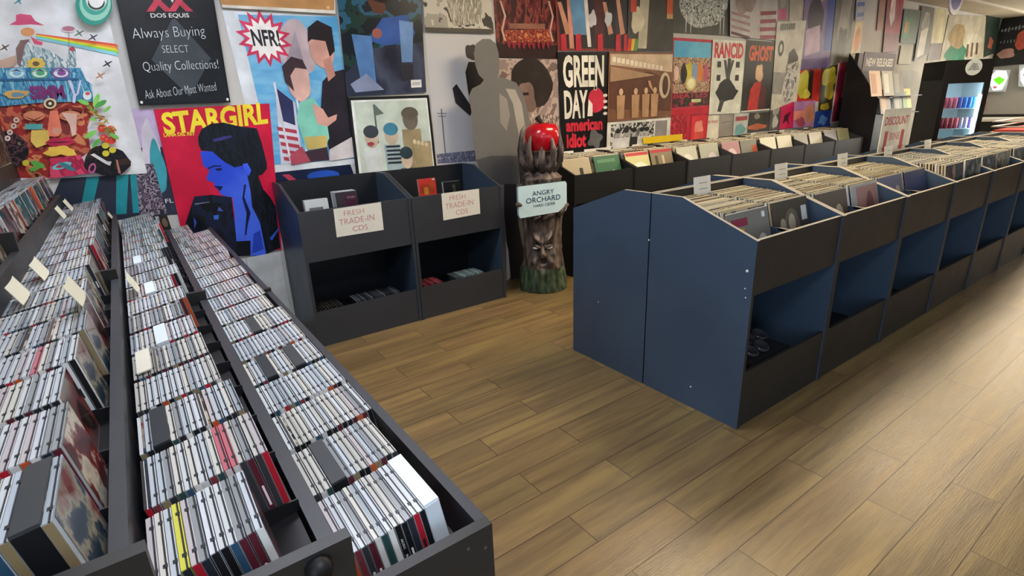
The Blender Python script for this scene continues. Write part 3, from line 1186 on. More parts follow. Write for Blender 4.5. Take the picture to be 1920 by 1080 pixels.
s.cp(K, [(95, 290), (120, 240), (170, 235), (190, 270), (300, 300), (400, 370), (410, 290), (450, 290), (455, 390), (440, 404), (110, 404)],
     ramp_mat(['#9fb6ba', '#c4d2d2', '#6f8f98', '#d8e0de'], 16, .4, (3, 1, 1), seed=1))
s.cp(K, [(95, 290), (125, 240), (180, 235), (150, 270), (120, 404), (105, 380)], mm('#7a5f5a'))
s.ce(K, 408, 172, 45, 22, mm('#d8d4d4'))
s.ce(K, 408, 172, 38, 15, mm('#b8788a'))
s.cp(K, [(409, 195), (413, 195), (413, 290), (409, 290)], mm('#8a7a7a'))
s.ce(K, 430, 292, 16, 14, mm('#b84850'))
for i in range(7):
    a = 2 * PI * i / 7
    s.ce(K, 215 + 38 * math.cos(a), 380 + 24 * math.sin(a), 18, 12, mm('#d8b84a'))
s.ce(K, 215, 380, 18, 14, mm('#6a5038'))
s.cp(K, [(0, 360), (95, 330), (100, 380), (0, 440)], mm('#b89a88'))
s.cp(K, [(-60, 405), (480, 405), (515, 480), (545, 500), (556, 600), (520, 612), (470, 605), (240, 612), (-60, 640)],
     ramp_mat(['#3f86ae', '#62a8c4', '#356f9c', '#86c4d2'], 10, .4, (6, 1, 1), seed=2))
for cx, c in ((100, '#6fa6bc'), (238, '#4f9a68'), (364, '#8a4f96')):
    s.ce(K, cx, 437, 54, 34, mm(c))
    s.ce(K, cx, 437, 44, 24, mm('#cfdcdc'))
    s.ce(K, cx + 4, 437, 26, 15, mm(c))
    s.cp(K, [(cx - 44, 430), (cx, 412), (cx + 44, 430), (cx, 422)], mm('#2f3f5a'))
s.cp(K, [(0, 470), (470, 465), (470, 478), (0, 484)], mm('#2f5f8a'))
u0, v0 = s.uv(170 * .3149, 512 * .3149)
u1, v1 = s.uv(395 * .3149, 588 * .3149)
s.text('SIMM', u0, v0, u1, v1, mm('#7a2f6a'), 0.05)
for dx in (0, 1):
    s.cp(K, [(405 + dx * 70, 480), (425 + dx * 60, 480), (450 + dx * 20, 560), (440 + dx * 12, 575)], mm('#cfd2e8'))
s.cp(K, [(436, 560), (456, 560), (448, 615), (432, 610)], mm('#cfd2e8'))
s.ce(K, 520, 570, 26, 26, mm('#d8e0e4'))
s.ce(K, 522, 558, 14, 10, mm('#c84a4a'))
s.cb(K, 100, 560, 70, 26, mm('#c9a05a'), 3)
s.cb(K, 105, 565, 45, 14, mm('#6a8a9a'), 4)
s.ce(K, 300, 617, 38, 32, mm('#e0c8a0'))
s.ce(K, 300, 617, 26, 22, mm('#4a3a24'))
s.ce(K, 300, 617, 10, 9, mm('#e0d8c0'))
for cx, w_e in ((205, 75), (420, 78)):
    s.cp(K, [(cx - w_e, 650), (cx - 20, 626), (cx + w_e, 650), (cx + w_e * .8, 665), (cx - 15, 644), (cx - w_e * .9, 668)], mm('#7a1f24'))
    s.ce(K, cx, 690, w_e * .85, 30, mm('#d88a66'))
    s.cp(K, [(cx - w_e * .85, 690), (cx, 712), (cx + w_e * .85, 684), (cx, 722)], mm('#7a2a2a'))
s.cp(K, [(370, 672), (460, 676), (455, 800), (430, 812), (415, 740)], mm('#e0b8a8'))
s.cp(K, [(300, 660), (345, 660), (372, 780), (350, 812), (300, 812), (284, 780)], mm('#d8745a'))
s.ce(K, 340, 780, 26, 22, mm('#e0a088'))
s.cp(K, [(152, 738), (258, 738), (256, 770), (155, 770)], mm('#4f9c98'))
s.cp(K, [(190, 775), (290, 775), (300, 850), (220, 880), (185, 840)], mm('#d8b85a'))
s.cp(K, [(270, 850), (320, 815), (360, 825), (405, 812), (455, 842), (370, 880), (310, 872)], mm('#b8284a'))
s.cp(K, [(270, 850), (360, 842), (455, 842), (360, 852)], mm('#5a1428'))
s.cb(K, 360, 900, 85, 32, mm('#e0b84a'), 2, .3)
s.cp(K, [(300, 940), (480, 920), (540, 1030), (300, 1062)], ramp_mat(['#c8365a', '#a8284a', '#d84a6a'], 20, .4, seed=8))
for rr2 in (1, .6):
    s.ce(K, 370, 985, 60 * rr2, 18 * rr2, mm('#5fb8b8' if rr2 == 1 else '#b82f50'), rot=-15)
s.ce(K, 400, 990, 55, 14, mm('#3f7f8a'), rot=25)
s.cb(K, 640, 960, 130, 90, ramp_mat(['#14141a', '#241c20', '#101014', '#3a2a24'], 20, .4, seed=5), 9, .15)
s.cb(K, 60, 900, 110, 120, ramp_mat(['#171418', '#2a1c20', '#5a3a3c', '#14141a', '#7a6a60'], 18, .4, seed=9), 4)
s.cp(K, [(540, 920), (560, 912), (640, 960), (665, 960), (655, 985), (630, 975)], mm('#d0ccc8'))
s.cp(K, [(690, 950), (700, 950), (720, 1030), (705, 1030)], mm('#b87a6a'))
s.ce(K, 550, 1000, 22, 32, mm('#b85a8a'), rot=20)
s.ce(K, 550, 1000, 12, 20, mm('#2a1a24'), rot=20)
for (x, y, r) in ((610, 765, 28), (660, 770, 26), (620, 820, 24), (665, 835, 26), (640, 835, 20)):
    s.ce(K, x, y, r, r * .85, mm('#c8382c'))
    s.ce(K, x - 6, y - 6, r * .3, r * .25, mm('#e88a70'))
for (x, y) in ((628, 866), (670, 892), (630, 912), (158, 968)):
    s.ce(K, x, y, 21, 18, mm('#cdbf3a'))
for i in range(40):
    x, y = 520 + i * 4.2 + rr.uniform(-14, 14), 640 + i * 4 + rr.uniform(-22, 22)
    s.ce(K, x, y, rr.uniform(9, 26), rr.uniform(3, 7), mm(rr.choice(['#a8743a', '#c9944a', '#8a5a2a', '#6f8f3a'])), rot=rr.uniform(-70, 70), n=8)
for (x, y, a_, L_) in ((575, 600, -70, 42), (600, 620, -30, 40), (500, 610, 20, 34), (640, 650, -40, 26), (540, 800, -30, 40), (575, 850, -50, 34), (680, 810, 30, 32), (555, 712, 10, 22), (230, 975, 20, 44), (215, 1000, -20, 34)):
    s.ce(K, x, y, L_, L_ * .38, mm(rr.choice(['#5fae4a', '#7cc45a', '#4a9444'])), rot=a_)
for (x, y) in ((105, 715), (90, 750), (68, 787), (54, 822)):
    s.ce(K, x, y, 17, 16, mm('#d8c8bc'))
    s.ce(K, x, y, 9, 8, mm('#8a6a60'))
for (x, y, c) in ((555, 230, '#4a4450'), (640, 385, '#3a3438'), (598, 455, '#a87a5a'), (38, 290, '#5a4a44'), (475, 206, '#6a7a6a'), (120, 18, '#4a8a9a')):
    s.ce(K, x, y, 34, 5, mm(c), rot=-30, n=10)
    s.ce(K, x, y, 26, 5, mm(c), rot=50, n=10)
s.ce(K, 560, 40, 108, 120, mm('#2f8f80'))
s.ce(K, 568, 34, 92, 100, mm('#9fdcc4'))
s.ce(K, 568, 20, 76, 80, mm('#3f9f8c'))
s.ce(K, 575, 8, 62, 66, mm('#e0e4e0'))
s.ce(K, 575, 30, 50, 40, mm('#2a4a40'))
s.ce(K, 575, 14, 44, 44, mm('#e4e8e4'))
done(s)
# 2 concert clothes poster behind it
s = poster([(170, 205), (289, 203), (333, 402), (75, 425)], m_('#2b3040', 0.4), 'dark poster showing figures in teal trousers, half hidden behind the painted face poster', depth=0.002)
s.rect(.45, 0, 1, .35, m_('#b9a8c8'))
s.blob(.85, .35, .1, .25, m_('#c9c4d0'), 3)
s.blob(.9, .55, .07, .25, m_('#3a94a0'), 4)
for x in (.28, .55, .68):
    s.poly([(x - .06, .55), (x + .06, .55), (x + .05, .95), (x - .03, .95)], m_('#218a94'))
s.poly([(.68, .5), (.86, .5), (.92, .98), (.7, .98)], ramp_mat(['#6a5a6a', '#3a3a4a', '#9a8a98', '#2a2a34'], 30, .5, seed=4))
s.text('FL', .92, .84, .99, .88, WHITE)
done(s)
# small dark photo below
s = poster([(297, 404), (313, 403), (322, 430), (304, 432)], m_('#2a2420', 0.4), 'small dark photograph pinned low at the left edge of the red poster')
s.ell(.5, .5, .3, .3, m_('#6a5a48'))
done(s)
# white boards low on the wall
s = poster([(462, 484), (525, 472), (555, 640), (500, 650)], m_('#c3c5c2', 0.4), 'plain white board leaning low on the wall beside the left trade-in bin', name='white_board', cat='board', depth=0.02, thick=.008)
done(s)
# 3 beer chalk board
s = poster([(216, -12), (399, -12), (432, 192), (261, 198)], m_('#17181a', 0.25), 'black chalkboard with red and white crossed letters above handwritten chalk text', name='chalkboard', cat='chalkboard', depth=0.03, thick=.012)
s.poly([(.53, .2), (.86, .58), (.55, .93), (.22, .58)], m_('#3c4248', 0.3))
for a, bx in ((.26, .56), (.48, .8)):
    s.poly([(a, -.04), (a + .07, -.04), (a + .28, .16), (a + .20, .16)], m_('#b8344a'))
    s.poly([(a + .28, -.04), (a + .21, -.04), (a, .16), (a + .08, .16)], m_('#c23a50'))
s.poly([(.5, .0), (.55, -.04), (.6, 0.01), (.55, .08)], m_('#d8d0d0'))
s.rect(.25, .155, .78, .22, m_('#0f0f10'))
s.text('DOS EQUIS', .3, .17, .7, .215, WHITE, 0.01)
ch = m_('#d8e0e2', 0.8)
s.text('Always Buying', .08, .30, .84, .42, ch, -0.02, rise=.02)
s.text('SELECT', .35, .455, .63, .52, ch, -0.02)
s.text('Quality Collections!', .12, .60, .93, .71, ch, -0.02, rise=.01)
s.text('Ask About Our Most Wanted', .08, .86, .86, .94, ch, -0.02, rise=.06)
for a in ((0, 0, 1, .015), (0, .985, 1, 1), (0, 0, .012, 1), (.988, 0, 1, 1)):
    s.rect(*a, m_('#0c0c0d', 0.3))
for u, v in ((.03, .97), (.97, .97)):
    s.ell(u, v, .015, .014, WHITE)
done(s)
# 4 tan board
s = poster([(400, -40), (628, -40), (629, 26), (417, 14)], m_('#d9d4c8', 0.5), 'tan board with a white edge at the top of the wall above the blue poster', name='notice_board', cat='board', depth=.026, thick=.01)
s.rect(0, 0, .99, .9, m_('#b98a56', 0.6))
s.ell(.93, .83, .018, .05, m_('#e0b878'))
done(s)
# 5 sky poster
s = poster([(416, 19), (632, 31), (668, 307), (492, 326)], m_('#d4dbe0', 0.4), 'blue sky poster reading NFR! with two embracing figures and a striped flag')
s.poly([(.12, .02), (1, .0), (1, .96), (.12, .95)], ramp_mat(['#3f8fc8', '#5aa8dc', '#7fc0e4', '#4f9ad0'], 2.5, .35, (1, 1, 3), soft=True, seed=1))
s.blob(.58, .22, .16, .17, m_('#b9a8ac'), 4)
s.poly([(.42, .33), (.58, .1), (.62, .33)], m_('#9a8f9a'))
pts = []
for i in range(28):
    a = 2 * PI * i / 28
    r = 1 if i % 2 else .68
    pts.append((.30 + .24 * r * math.cos(a), .155 + .17 * r * math.sin(a)))
s.poly(pts, m_('#c8385a'))
s.poly([(.30 + (x - .30) * .76, .155 + (y - .155) * .76) for x, y in pts], m_('#e4e0dc'))
s.text('NFR!', .19, .1, .43, .2, m_('#2a2a30'), 0.03)
# flag and pole
s.poly([(.3, .45), (.46, .55), (.42, .95), (.2, .95)], m_('#c9ccd8'))
s.poly([(.3, .45), (.44, .54), (.42, .7), (.29, .66)], m_('#2c3058'))
for i in range(5):
    s.poly([(.24, .7 + i * .05), (.42, .73 + i * .05), (.42, .755 + i * .05), (.24, .725 + i * .05)], m_('#a83a4a'))
for x in (.3, .48):
    s.poly([(x - .01, .42), (x + .01, .42), (x + .01, .95), (x - .01, .95)], m_('#d8d8e0'))
# man
s.poly([(.72, .95), (.7, .6), (.76, .42), (.86, .36), (1, .34), (1, .82)], m_('#241f28'))
s.blob(.80, .2, .115, .14, m_('#c9988a'), 2, amp=.08)
s.poly([(.68, .17), (.7, .08), (.8, .03), (.93, .07), (.93, .22), (.87, .26), (.85, .16), (.72, .15)], m_('#241c20'))
s.poly([(.8, .28), (.88, .26), (.9, .38), (.82, .42)], m_('#c0887a'))
# woman
s.poly([(.5, .55), (.64, .52), (.74, .64), (.74, .8), (.66, .88), (.48, .86), (.44, .66)], m_('#7fc8b4'))
s.poly([(.48, .78), (.72, .78), (.7, .86), (.5, .87)], m_('#c9b46a'))
s.blob(.53, .42, .11, .12, m_('#d0a89c'), 6, amp=.06)
s.poly([(.4, .42), (.4, .32), (.5, .26), (.6, .28), (.63, .34), (.52, .33), (.46, .38), (.47, .48)], m_('#3a2a30'))
s.poly([(.62, .56), (.72, .6), (.76, .66), (.86, .64), (.84, .68), (.74, .72), (.64, .7)], m_('#d8a496'))
s.poly([(.44, .88), (.7, .86), (.7, .95), (.46, .95)], m_('#3a2834'))
s.poly([(.72, .88), (1, .8), (1, .95), (.7, .96)], m_('#c4bec0'))
s.poly([(.3, .9), (.44, .84), (.5, .95), (.3, .96)], m_('#a84858'))
done(s)
# blue poster under it
s = poster([(500, 322), (656, 306), (672, 350), (520, 362)], m_('#101a38', 0.3), 'dark blue night poster peeking out above the left trade-in bin', depth=.002)
s.ell(.62, .4, .2, .22, m_('#1f4aa8'))
s.poly([(.15, .2), (.23, .2), (.35, .8), (.25, .8)], m_('#b03a50'))
done(s)
# 6 red poster
s = poster([(288, 205), (505, 194), (528, 468), (352, 482)], m_('#c3143a', 0.35), 'crimson poster with yellow title STARGIRL and a blue lit woman in profile')
YT = m_('#e8d432', 0.4)
K = (280, 180, 0.2962)
ua = s.uv(280 + 68 * .2962, 180 + 106 * .2962)
ub = s.uv(280 + 755 * .2962, 180 + 200 * .2962)
s.text('STARGIRL', ua[0], ua[1], ub[0], ub[1] + .01, YT, 0.035, rise=.035)
ua = s.uv(280 + 88 * .2962, 180 + 236 * .2962)
ub = s.uv(280 + 292 * .2962, 180 + 248 * .2962)
s.text('LANA DEL REY', ua[0], ua[1], ub[0], ub[1], YT, 0.03)
bl = ramp_mat(['#1c34b8', '#2c4fd8', '#3a5ce0', '#4a70ee'], 2.5, .35, soft=True, seed=6)
s.cp(K, [(322, 350), (400, 350), (480, 400), (600, 450), (640, 520), (650, 640), (700, 760), (720, 830), (740, 1010), (540, 1010), (540, 760), (525, 640), (480, 634), (450, 622), (438, 598), (408, 570), (414, 556), (400, 545), (368, 535), (362, 520), (380, 470), (340, 440)], bl)
s.cp(K, [(308, 260), (330, 210), (390, 175), (470, 168), (560, 190), (680, 205), (712, 300), (742, 420), (745, 460), (715, 498), (690, 505), (720, 590), (765, 640), (800, 700), (810, 800), (830, 960), (740, 1000), (700, 800), (650, 700), (640, 600), (620, 500), (590, 440), (540, 452), (480, 420), (430, 380), (400, 352), (330, 345), (312, 310)],
     ramp_mat(['#0c0f14', '#10151c', '#161c2c', '#0c0e12'], 8, .35, (5, 1, 1), seed=2))
s.cp(K, [(230, 800), (285, 635), (400, 625), (520, 640), (540, 800), (560, 1010), (230, 1030)], ramp_mat(['#0c0f14', '#10141c', '#141c34', '#0b0c10'], 7, .3, seed=8))
s.cp(K, [(550, 920), (640, 915), (640, 1010), (550, 1015)], m_('#0c0e14'))
s.cp(K, [(590, 430), (620, 425), (645, 470), (630, 505), (605, 490)], m_('#3a5ee6'))
for pts in ([(370, 455), (410, 438), (455, 440), (455, 446), (412, 446), (372, 464)], [(415, 460), (455, 455), (462, 466), (430, 474)], [(405, 568), (465, 572), (455, 592), (440, 598), (432, 582)],
            [(600, 560), (612, 560), (600, 640), (640, 740), (625, 800), (612, 880), (604, 880), (615, 740), (588, 650)]):
    s.cp(K, pts, m_('#0d1440'))
s.cp(K, [(400, 275), (470, 255), (520, 250), (522, 262), (460, 280), (410, 290)], m_('#3a3478'))
for pts, c in (([(440, 700), (470, 730), (430, 725)], '#4458b8'), ([(405, 755), (440, 752), (436, 780), (408, 782)], '#3a68c8'), ([(280, 765), (300, 800), (285, 840)], '#2c48a8'), ([(760, 900), (820, 830), (822, 840), (775, 915)], '#2c58b8'), ([(285, 680), (380, 668), (380, 673), (290, 688)], '#6a7488'), ([(660, 870), (700, 850), (720, 960), (650, 990)], '#2440b0')):
    s.cp(K, pts, m_(c))
done(s)
# 7 seated figure in denim
s = poster([(626, -60), (786, -60), (799, 173), (651, 181)], ramp_mat(['#0f1a24', '#1c3a34', '#2c5f7a', '#16202c'], 5, .3, seed=3), 'poster of a person in denim sitting on a car roof with a white advisory label')
s.poly([(0, .82), (.3, .62), (1, .58), (1, 1), (0, 1)], ramp_mat(['#23283a', '#2d3346', '#4a5066', '#1c2030'], 2.5, .3, soft=True, seed=3))
s.poly([(.3, .55), (.5, .38), (.8, .36), (.9, .5), (.84, .58), (.5, .6)], m_('#2f58a0'))
s.blob(.45, .26, .09, .1, m_('#5a3428'), 1)
s.blob(.5, .21, .1, .06, m_('#191010'), 2)
s.poly([(.12, .5), (.35, .52), (.36, .9), (.18, .9)], m_('#4f7ab0'))
s.poly([(.7, .4), (.88, .42), (.84, .74), (.7, .74)], m_('#6a8fbe'))
s.ell(.42, .5, .06, .04, m_('#9a5a50'))
s.poly([(.05, .9), (.25, .82), (.45, .96), (.1, .97)], m_('#7f8aa8'))
s.poly([(.68, .76), (.84, .76), (.84, .88), (.68, .9)], m_('#2a2a34'))
s.rect(.8, .89, .94, .955, WHITE)
s.text('ADVISORY', .815, .91, .925, .935, m_('#222222'))
done(s)
# 8 framed band picture -> plain pale figures
s = poster([(652, 183), (804, 178), (822, 345), (672, 355)], m_('#15171a', 0.4), 'black framed pale green picture of four simple cartoon-like figures', name='framed_picture', cat='framed picture', depth=.022, thick=.012)
s.rect(.03, .03, .97, .97, m_('#e0e6e0', 0.3))
s.rect(.06, .05, .95, .97, m_('#c3d0c4', 0.3))
s.rect(.28, .08, .30, .5, m_('#5a6a60'))
s.poly([(.30, .08), (.4, .18), (.3, .2)], m_('#6a7a70'))
for cx, top, wd, hc, bc in ((.22, .3, .1, '#3a4048', '#d0d6d4'), (.46, .28, .1, '#3f7f9a', '#9fb4b8'), (.72, .12, .12, '#5f584e', '#9a8a6a'), (.62, .55, .09, '#2c3c44', '#4f6066')):
    s.poly([(cx - wd, top + .24), (cx + wd, top + .24), (cx + wd * .9, .97), (cx - wd * .9, .97)], m_(bc))
    s.ell(cx, top + .13, wd * .8, .12, m_('#c9b8a2' if cx != .72 else '#6e665c'))
    s.ell(cx, top + .07, wd * .9, .07, m_(hc))
for i in range(5):
    s.rect(.38, .53 + i * .045, .55, .55 + i * .045, m_('#2a3038'))
s.poly([(.7, .5), (.95, .5), (.95, .97), (.8, .97)], m_('#a39470'))
for i in range(4):
    s.ell(.74 + i * .05, .5 + .012 * i, .022, .025, m_('#d8c8a8'))
s.ell(.2, .5, .04, .02, m_('#a83a4a'))
done(s)
# 9 bw draped
s = poster([(790, -60), (916, -60), (926, 63), (797, 59)], ramp_mat(['#5a574e', '#a8a294', '#d0cabb', '#3a3832'], 5, .4, seed=12), 'sepia poster of a draped reclining figure at the top of the wall')
s.poly([(.3, .5), (.6, .4), (.85, .5), (.8, .85), (.4, .9)], ramp_mat(['#bdb6a2', '#8a8474', '#d8d2c2'], 12, .4, (6, 1, 1), seed=2))
s.rect(0, .93, 1, 1, m_('#4a473f'))
done(s)
# 10 guitar case walker
s = poster([(796, 61), (928, 66), (960, 330), (820, 335)], ramp_mat(['#b9bcc8', '#c9c9cc', '#d2cfca'], 1.2, .4, soft=True, seed=2), 'grey poster of a dark suited walker carrying a guitar case past a telegraph pole', depth=.002)
s.poly([(0.02, .82), (1, .78), (1, .87), (0.02, .89)], ramp_mat(['#7a7c98', '#5a5c70', '#9a9cb0'], 40, .5, seed=1))
s.rect(.12, .5, .135, .82, m_('#6a6c7c'))
s.rect(.07, .53, .19, .535, m_('#6a6c7c'))
s.rect(.08, .55, .18, .555, m_('#6a6c7c'))
s.blob(.62, .12, .09, .055, m_('#3a3434'), 2)
s.poly([(.5, .25), (.56, .18), (.8, .18), (.8, .5), (.52, .5)], m_('#1d1a1c'))
s.poly([(.3, .36), (.36, .33), (.55, .5), (.5, .55), (.32, .46)], m_('#2b2a2e'))
s.poly([(.52, .5), (.78, .5), (.68, .74), (.66, .83), (.58, .83), (.6, .66)], m_('#17161a'))
s.rect(.04, .9, .96, .905, m_('#9aa0a8'))
s.text('B I', .3, .92, .62, .96, m_('#4a4c58'), -0.01)
done(s)
# 11 skeletons
s = poster([(922, -60), (1039, -60), (1046, 111), (932, 109)], ramp_mat(['#3a1418', '#6a2028', '#8a4038', '#2a1214'], 7, .4, (3, 1, 1), seed=4), 'dark red poster with pale skeletons around a crowd and a jagged title')
s.rect(0, .84, 1, 1, m_('#2a1416'))
s.rect(.22, .6, .8, .66, m_('#8a5a4a'))
s.poly([(.15, .68), (.9, .66), (.95, .8), (.1, .82)], ramp_mat(['#b05038', '#7a2a26', '#d08050'], 30, .4, seed=5))
for x0 in (.1, .88):
    for (a, bq) in (((x0, .35), (x0 + .06, .52)), ((x0 + .06, .52), (x0, .68)), ((x0, .68), (x0 + .04, .8))):
        dx = .014
        s.poly([(a[0] - dx, a[1]), (a[0] + dx, a[1]), (bq[0] + dx, bq[1]), (bq[0] - dx, bq[1])], m_('#c9a090'))
for i in range(9):
    s.poly([(.16 + i * .08, .8 + .02 * (i % 2)), (.22 + i * .08, .81), (.2 + i * .08, .89), (.17 + i * .08, .86 + .02 * (i % 2))], m_('#8a2030'))
done(s)
# 12 afro
s = poster([(934, 111), (1046, 111), (1049, 285), (950, 290)], ramp_mat(['#9a8580', '#b9a49a', '#7a6560'], 9, .4, seed=7), 'sepia pink poster of a head with a large round dark hairdo, behind the apple')
s.blob(.52, .25, .36, .27, m_('#2a211f'), 3, amp=.08)
s.blob(.42, .4, .17, .16, m_('#7a625a'), 5)
s.poly([(.36, .34), (.46, .34), (.46, .37), (.36, .37)], m_('#2a2020'))
s.poly([(.2, .55), (1, .6), (1, .95), (.2, .95)], ramp_mat(['#c9b4a8', '#3a2e2c', '#9a857a', '#e0d0c4'], 18, .4, (5, 1, 1), seed=9))
s.blob(.3, .58, .12, .06, m_('#2b2222'), 6)
done(s)
# 13 standing group colour
s = poster([(1038, -60), (1180, -60), (1175, 96), (1046, 95)], m_('#7a3430', 0.4), 'poster of a standing band in denim and black, above the GREEN DAY poster')
for x0, c in ((.02, '#2a2024'), (.14, '#c98a78'), (.2, '#27222a'), (.35, '#2e2630'), (.5, '#4a2028'), (.64, '#1b1a22'), (.8, '#2b2a34')):
    s.poly([(x0, .2), (x0 + .2, .2), (x0 + .2, .97), (x0 + .02, .97)], m_(c))
s.poly([(.18, .35), (.36, .3), (.4, .8), (.22, .8)], m_('#5f8fb8'))
s.poly([(.36, .3), (.41, .32), (.46, .95), (.41, .95)], m_('#d8d0cc'))
for x0, y0 in ((.02, .4), (.62, .4), (.8, .3)):
    s.poly([(x0, y0), (x0 + .05, y0), (x0 + .16, .78), (x0 + .09, .8)], m_('#c08a72'))
for x0 in (.04, .24, .55, .82, .94):
    s.poly([(x0, .8), (x0 + .07, .78), (x0 + .08, 1), (x0, 1)], m_('#b8283a'))
for x0 in (.48, .7):
    s.blob(x0, .6, .05, .1, m_('#c9c9d0'), x0 * 9)
done(s)
# 14 GREEN DAY
s = poster([(1045, 97), (1142, 97), (1139, 285), (1053, 292)], m_('#17161a', 0.3), 'black poster with tall white GREEN DAY lettering and red american idiot')
w_ = m_('#dcd8cc', 0.4)
rd = m_('#c82a3c', 0.4)
s.text('GREEN', .09, .03, .9, .335, w_, 0.035)
s.text('DAY', .09, .36, .56, .635, w_, 0.035)
s.text('american', .11, .645, .88, .765, rd, 0.045)
s.text('idiot', .11, .78, .52, .93, rd, 0.045)
s.blob(.74, .47, .17, .12, m_('#c22a44'), 4, amp=.1)
s.poly([(.58, .45), (.66, .5), (.66, .62), (.55, .62)], m_('#d8cfc8'))
for i in range(4):
    s.ell(.93, .42 + i * .06, .045, .016, m_('#e0dad0'))
s.ell(.72, .345, .035, .025, m_('#b9b4a8'))
s.ell(.72, .345, .022, .015, m_('#17161a'))
s.blob(.72, .86, .15, .09, m_('#5a5a5c'), 8)
done(s)
# 15 man with flag bars
s = poster([(1180, -60), (1264, -60), (1262, 96), (1176, 95)], m_('#3c3a38', 0.4), 'dark poster of a dancing singer with red, yellow and green ribbons')
s.poly([(.25, .3), (.45, .3), (.4, .97), (.22, .97)], m_('#b9b09a'))
s.blob(.2, .62, .13, .16, m_('#c9bfa6'), 3)
s.rect(.05, .3, .17, .52, m_('#c8453a'))
for i, c in enumerate(('#c8453a', '#d8a83a', '#5a8a4a')):
    s.poly([(.02 + i * .07, .85), (.09 + i * .07, .85), (.06 + i * .07, 1), (-.0 + i * .07, 1)], m_(c))
s.rect(.84, .3, .98, .54, m_('#c9583c'))
s.rect(.84, .54, .98, .6, m_('#c9a06a'))
done(s)
# 16 sepia plane
s = poster([(1142, 97), (1264, 98), (1258, 219), (1139, 229)], m_('#7a543e', 0.4), 'sepia poster of a band posing before a propeller plane with a shark mouth')
s.poly([(.02, .03), (.98, .03), (.98, .3), (.02, .18)], m_('#c2ab90'))
for i in range(12):
    s.rect(.05 + .065 * i, .07 + .012 * i, .10 + .065 * i, .14 + .012 * i, m_('#e4d6c2'))
s.poly([(.02, .42), (.6, .28), (.9, .4), (.98, .6), (.98, .9), (.02, .8)], m_('#5a382a'))
s.poly([(.02, .2), (.7, .34), (.02, .42)], m_('#a8886a'))
s.ell(.86, .5, .09, .2, m_('#c9b498'))
s.ell(.87, .5, .05, .15, m_('#4a2c20'))
for x0 in (.18, .4, .56, .7):
    s.poly([(x0 - .06, .62), (x0 + .06, .62), (x0 + .05, .97), (x0 - .05, .97)], m_('#b08a66'))
    s.ell(x0, .57, .03, .05, m_('#c9a684'))
s.poly([(.6, .5), (.58, .42), (.62, .42), (.68, .6)], m_('#b08a66'))
done(s)
# 17 lower bw group
s = poster([(1139, 230), (1258, 220), (1255, 275), (1137, 285)], m_('#d0cec6', 0.4), 'white bordered black and white group photo poster, low behind the record bins')
s.rect(.05, .08, .72, .9, ramp_mat(['#6a6a6a', '#c9c9c6', '#2c2c2c', '#a0a09e'], 10, .4, seed=2))
s.rect(.74, .08, .94, .8, m_('#8f8a8c'))
for x0 in (.16, .28, .4, .52, .6):
    s.poly([(x0 - .06, .55), (x0 + .06, .55), (x0 + .07, .9), (x0 - .07, .9)], m_('#c9c9c9' if x0 != .4 else '#2c2c2c'))
    s.ell(x0, .42, .035, .13, m_('#9c9c9a'))
    s.ell(x0, .32, .04, .08, m_('#262626'))
done(s)
# 18 scribbled portrait
s = poster([(1265, -60), (1373, -60), (1369, 68), (1262, 62)], m_('#4a4c48', 0.4), 'black and white poster of a wild scribbled round tangle, top row')
s.blob(.5, .45, .42, .45, ramp_mat(['#2a2c2a', '#d8dcd4', '#8a8e88', '#eef0ea'], 26, .4, seed=3, dist=1.5), 3, amp=.08)
for x0 in (.2, .28, .8, .86):
    s.poly([(x0, .7), (x0 + .02, .7), (x0 + .01, .98), (x0, .98)], m_('#d0d4cc'))
done(s)
# 19 crowd collage
s = poster([(1262, 70), (1337, 75), (1330, 201), (1258, 207)], m_('#b83048', 0.4), 'colourful crowd poster with blue sky and red lettering BEATLES above flowers')
s.rect(.03, .04, .97, .3, ramp_mat(['#3f9ac8', '#6ac0e0', '#4fa8d4'], 4, .4, soft=True, seed=2))
s.rect(.03, .26, .97, .76, ramp_mat(['#2a2420', '#c9a888', '#8a5a40', '#d8c8a8', '#7a2a30'], 34, .4, seed=6))
s.blob(.42, .48, .1, .16, m_('#c9b83a'), 1)
s.blob(.56, .48, .08, .15, m_('#7f9ab8'), 2)
s.blob(.7, .46, .08, .15, m_('#d07a3a'), 3)
s.blob(.85, .48, .06, .13, m_('#b85a70'), 4)
s.blob(.28, .5, .07, .14, m_('#1d1b1c'), 4)
s.ell(.1, .48, .06, .1, m_('#d8b8a8'))
s.ell(.47, .63, .13, .1, m_('#d0c478'))
s.ell(.47, .63, .09, .07, m_('#e4dcb0'))
s.rect(.03, .76, .97, .96, ramp_mat(['#20281c', '#3a3a28', '#1a1a18', '#8a3040'], 26, .4, seed=3))
s.text('BEATLES', .06, .76, .92, .84, m_('#b02a44'), 0.02)
s.rect(.5, .86, .75, .91, m_('#c9c890'))
s.ell(.5, .93, .06, .03, m_('#b83048'))
done(s)
# 20 red poster
s = poster([(1258, 206), (1330, 200), (1323, 275), (1256, 282)], m_('#c02434', 0.35), 'plain red poster with a smaller bright figure panel, below the crowd poster')
s.rect(.0, .12, .42, .8, ramp_mat(['#b82032', '#8a1a28', '#c83444'], 22, .4, seed=2))
s.rect(.5, .15, .97, 1, m_('#a01c2c'))
s.poly([(.55, .2), (.95, .2), (.95, 1), (.55, 1)], m_('#d02a34'))
s.blob(.75, .5, .12, .18, m_('#e08a78'), 2)
s.poly([(.65, .6), (.88, .6), (.9, 1), (.6, 1)], m_('#c84a40'))
done(s)
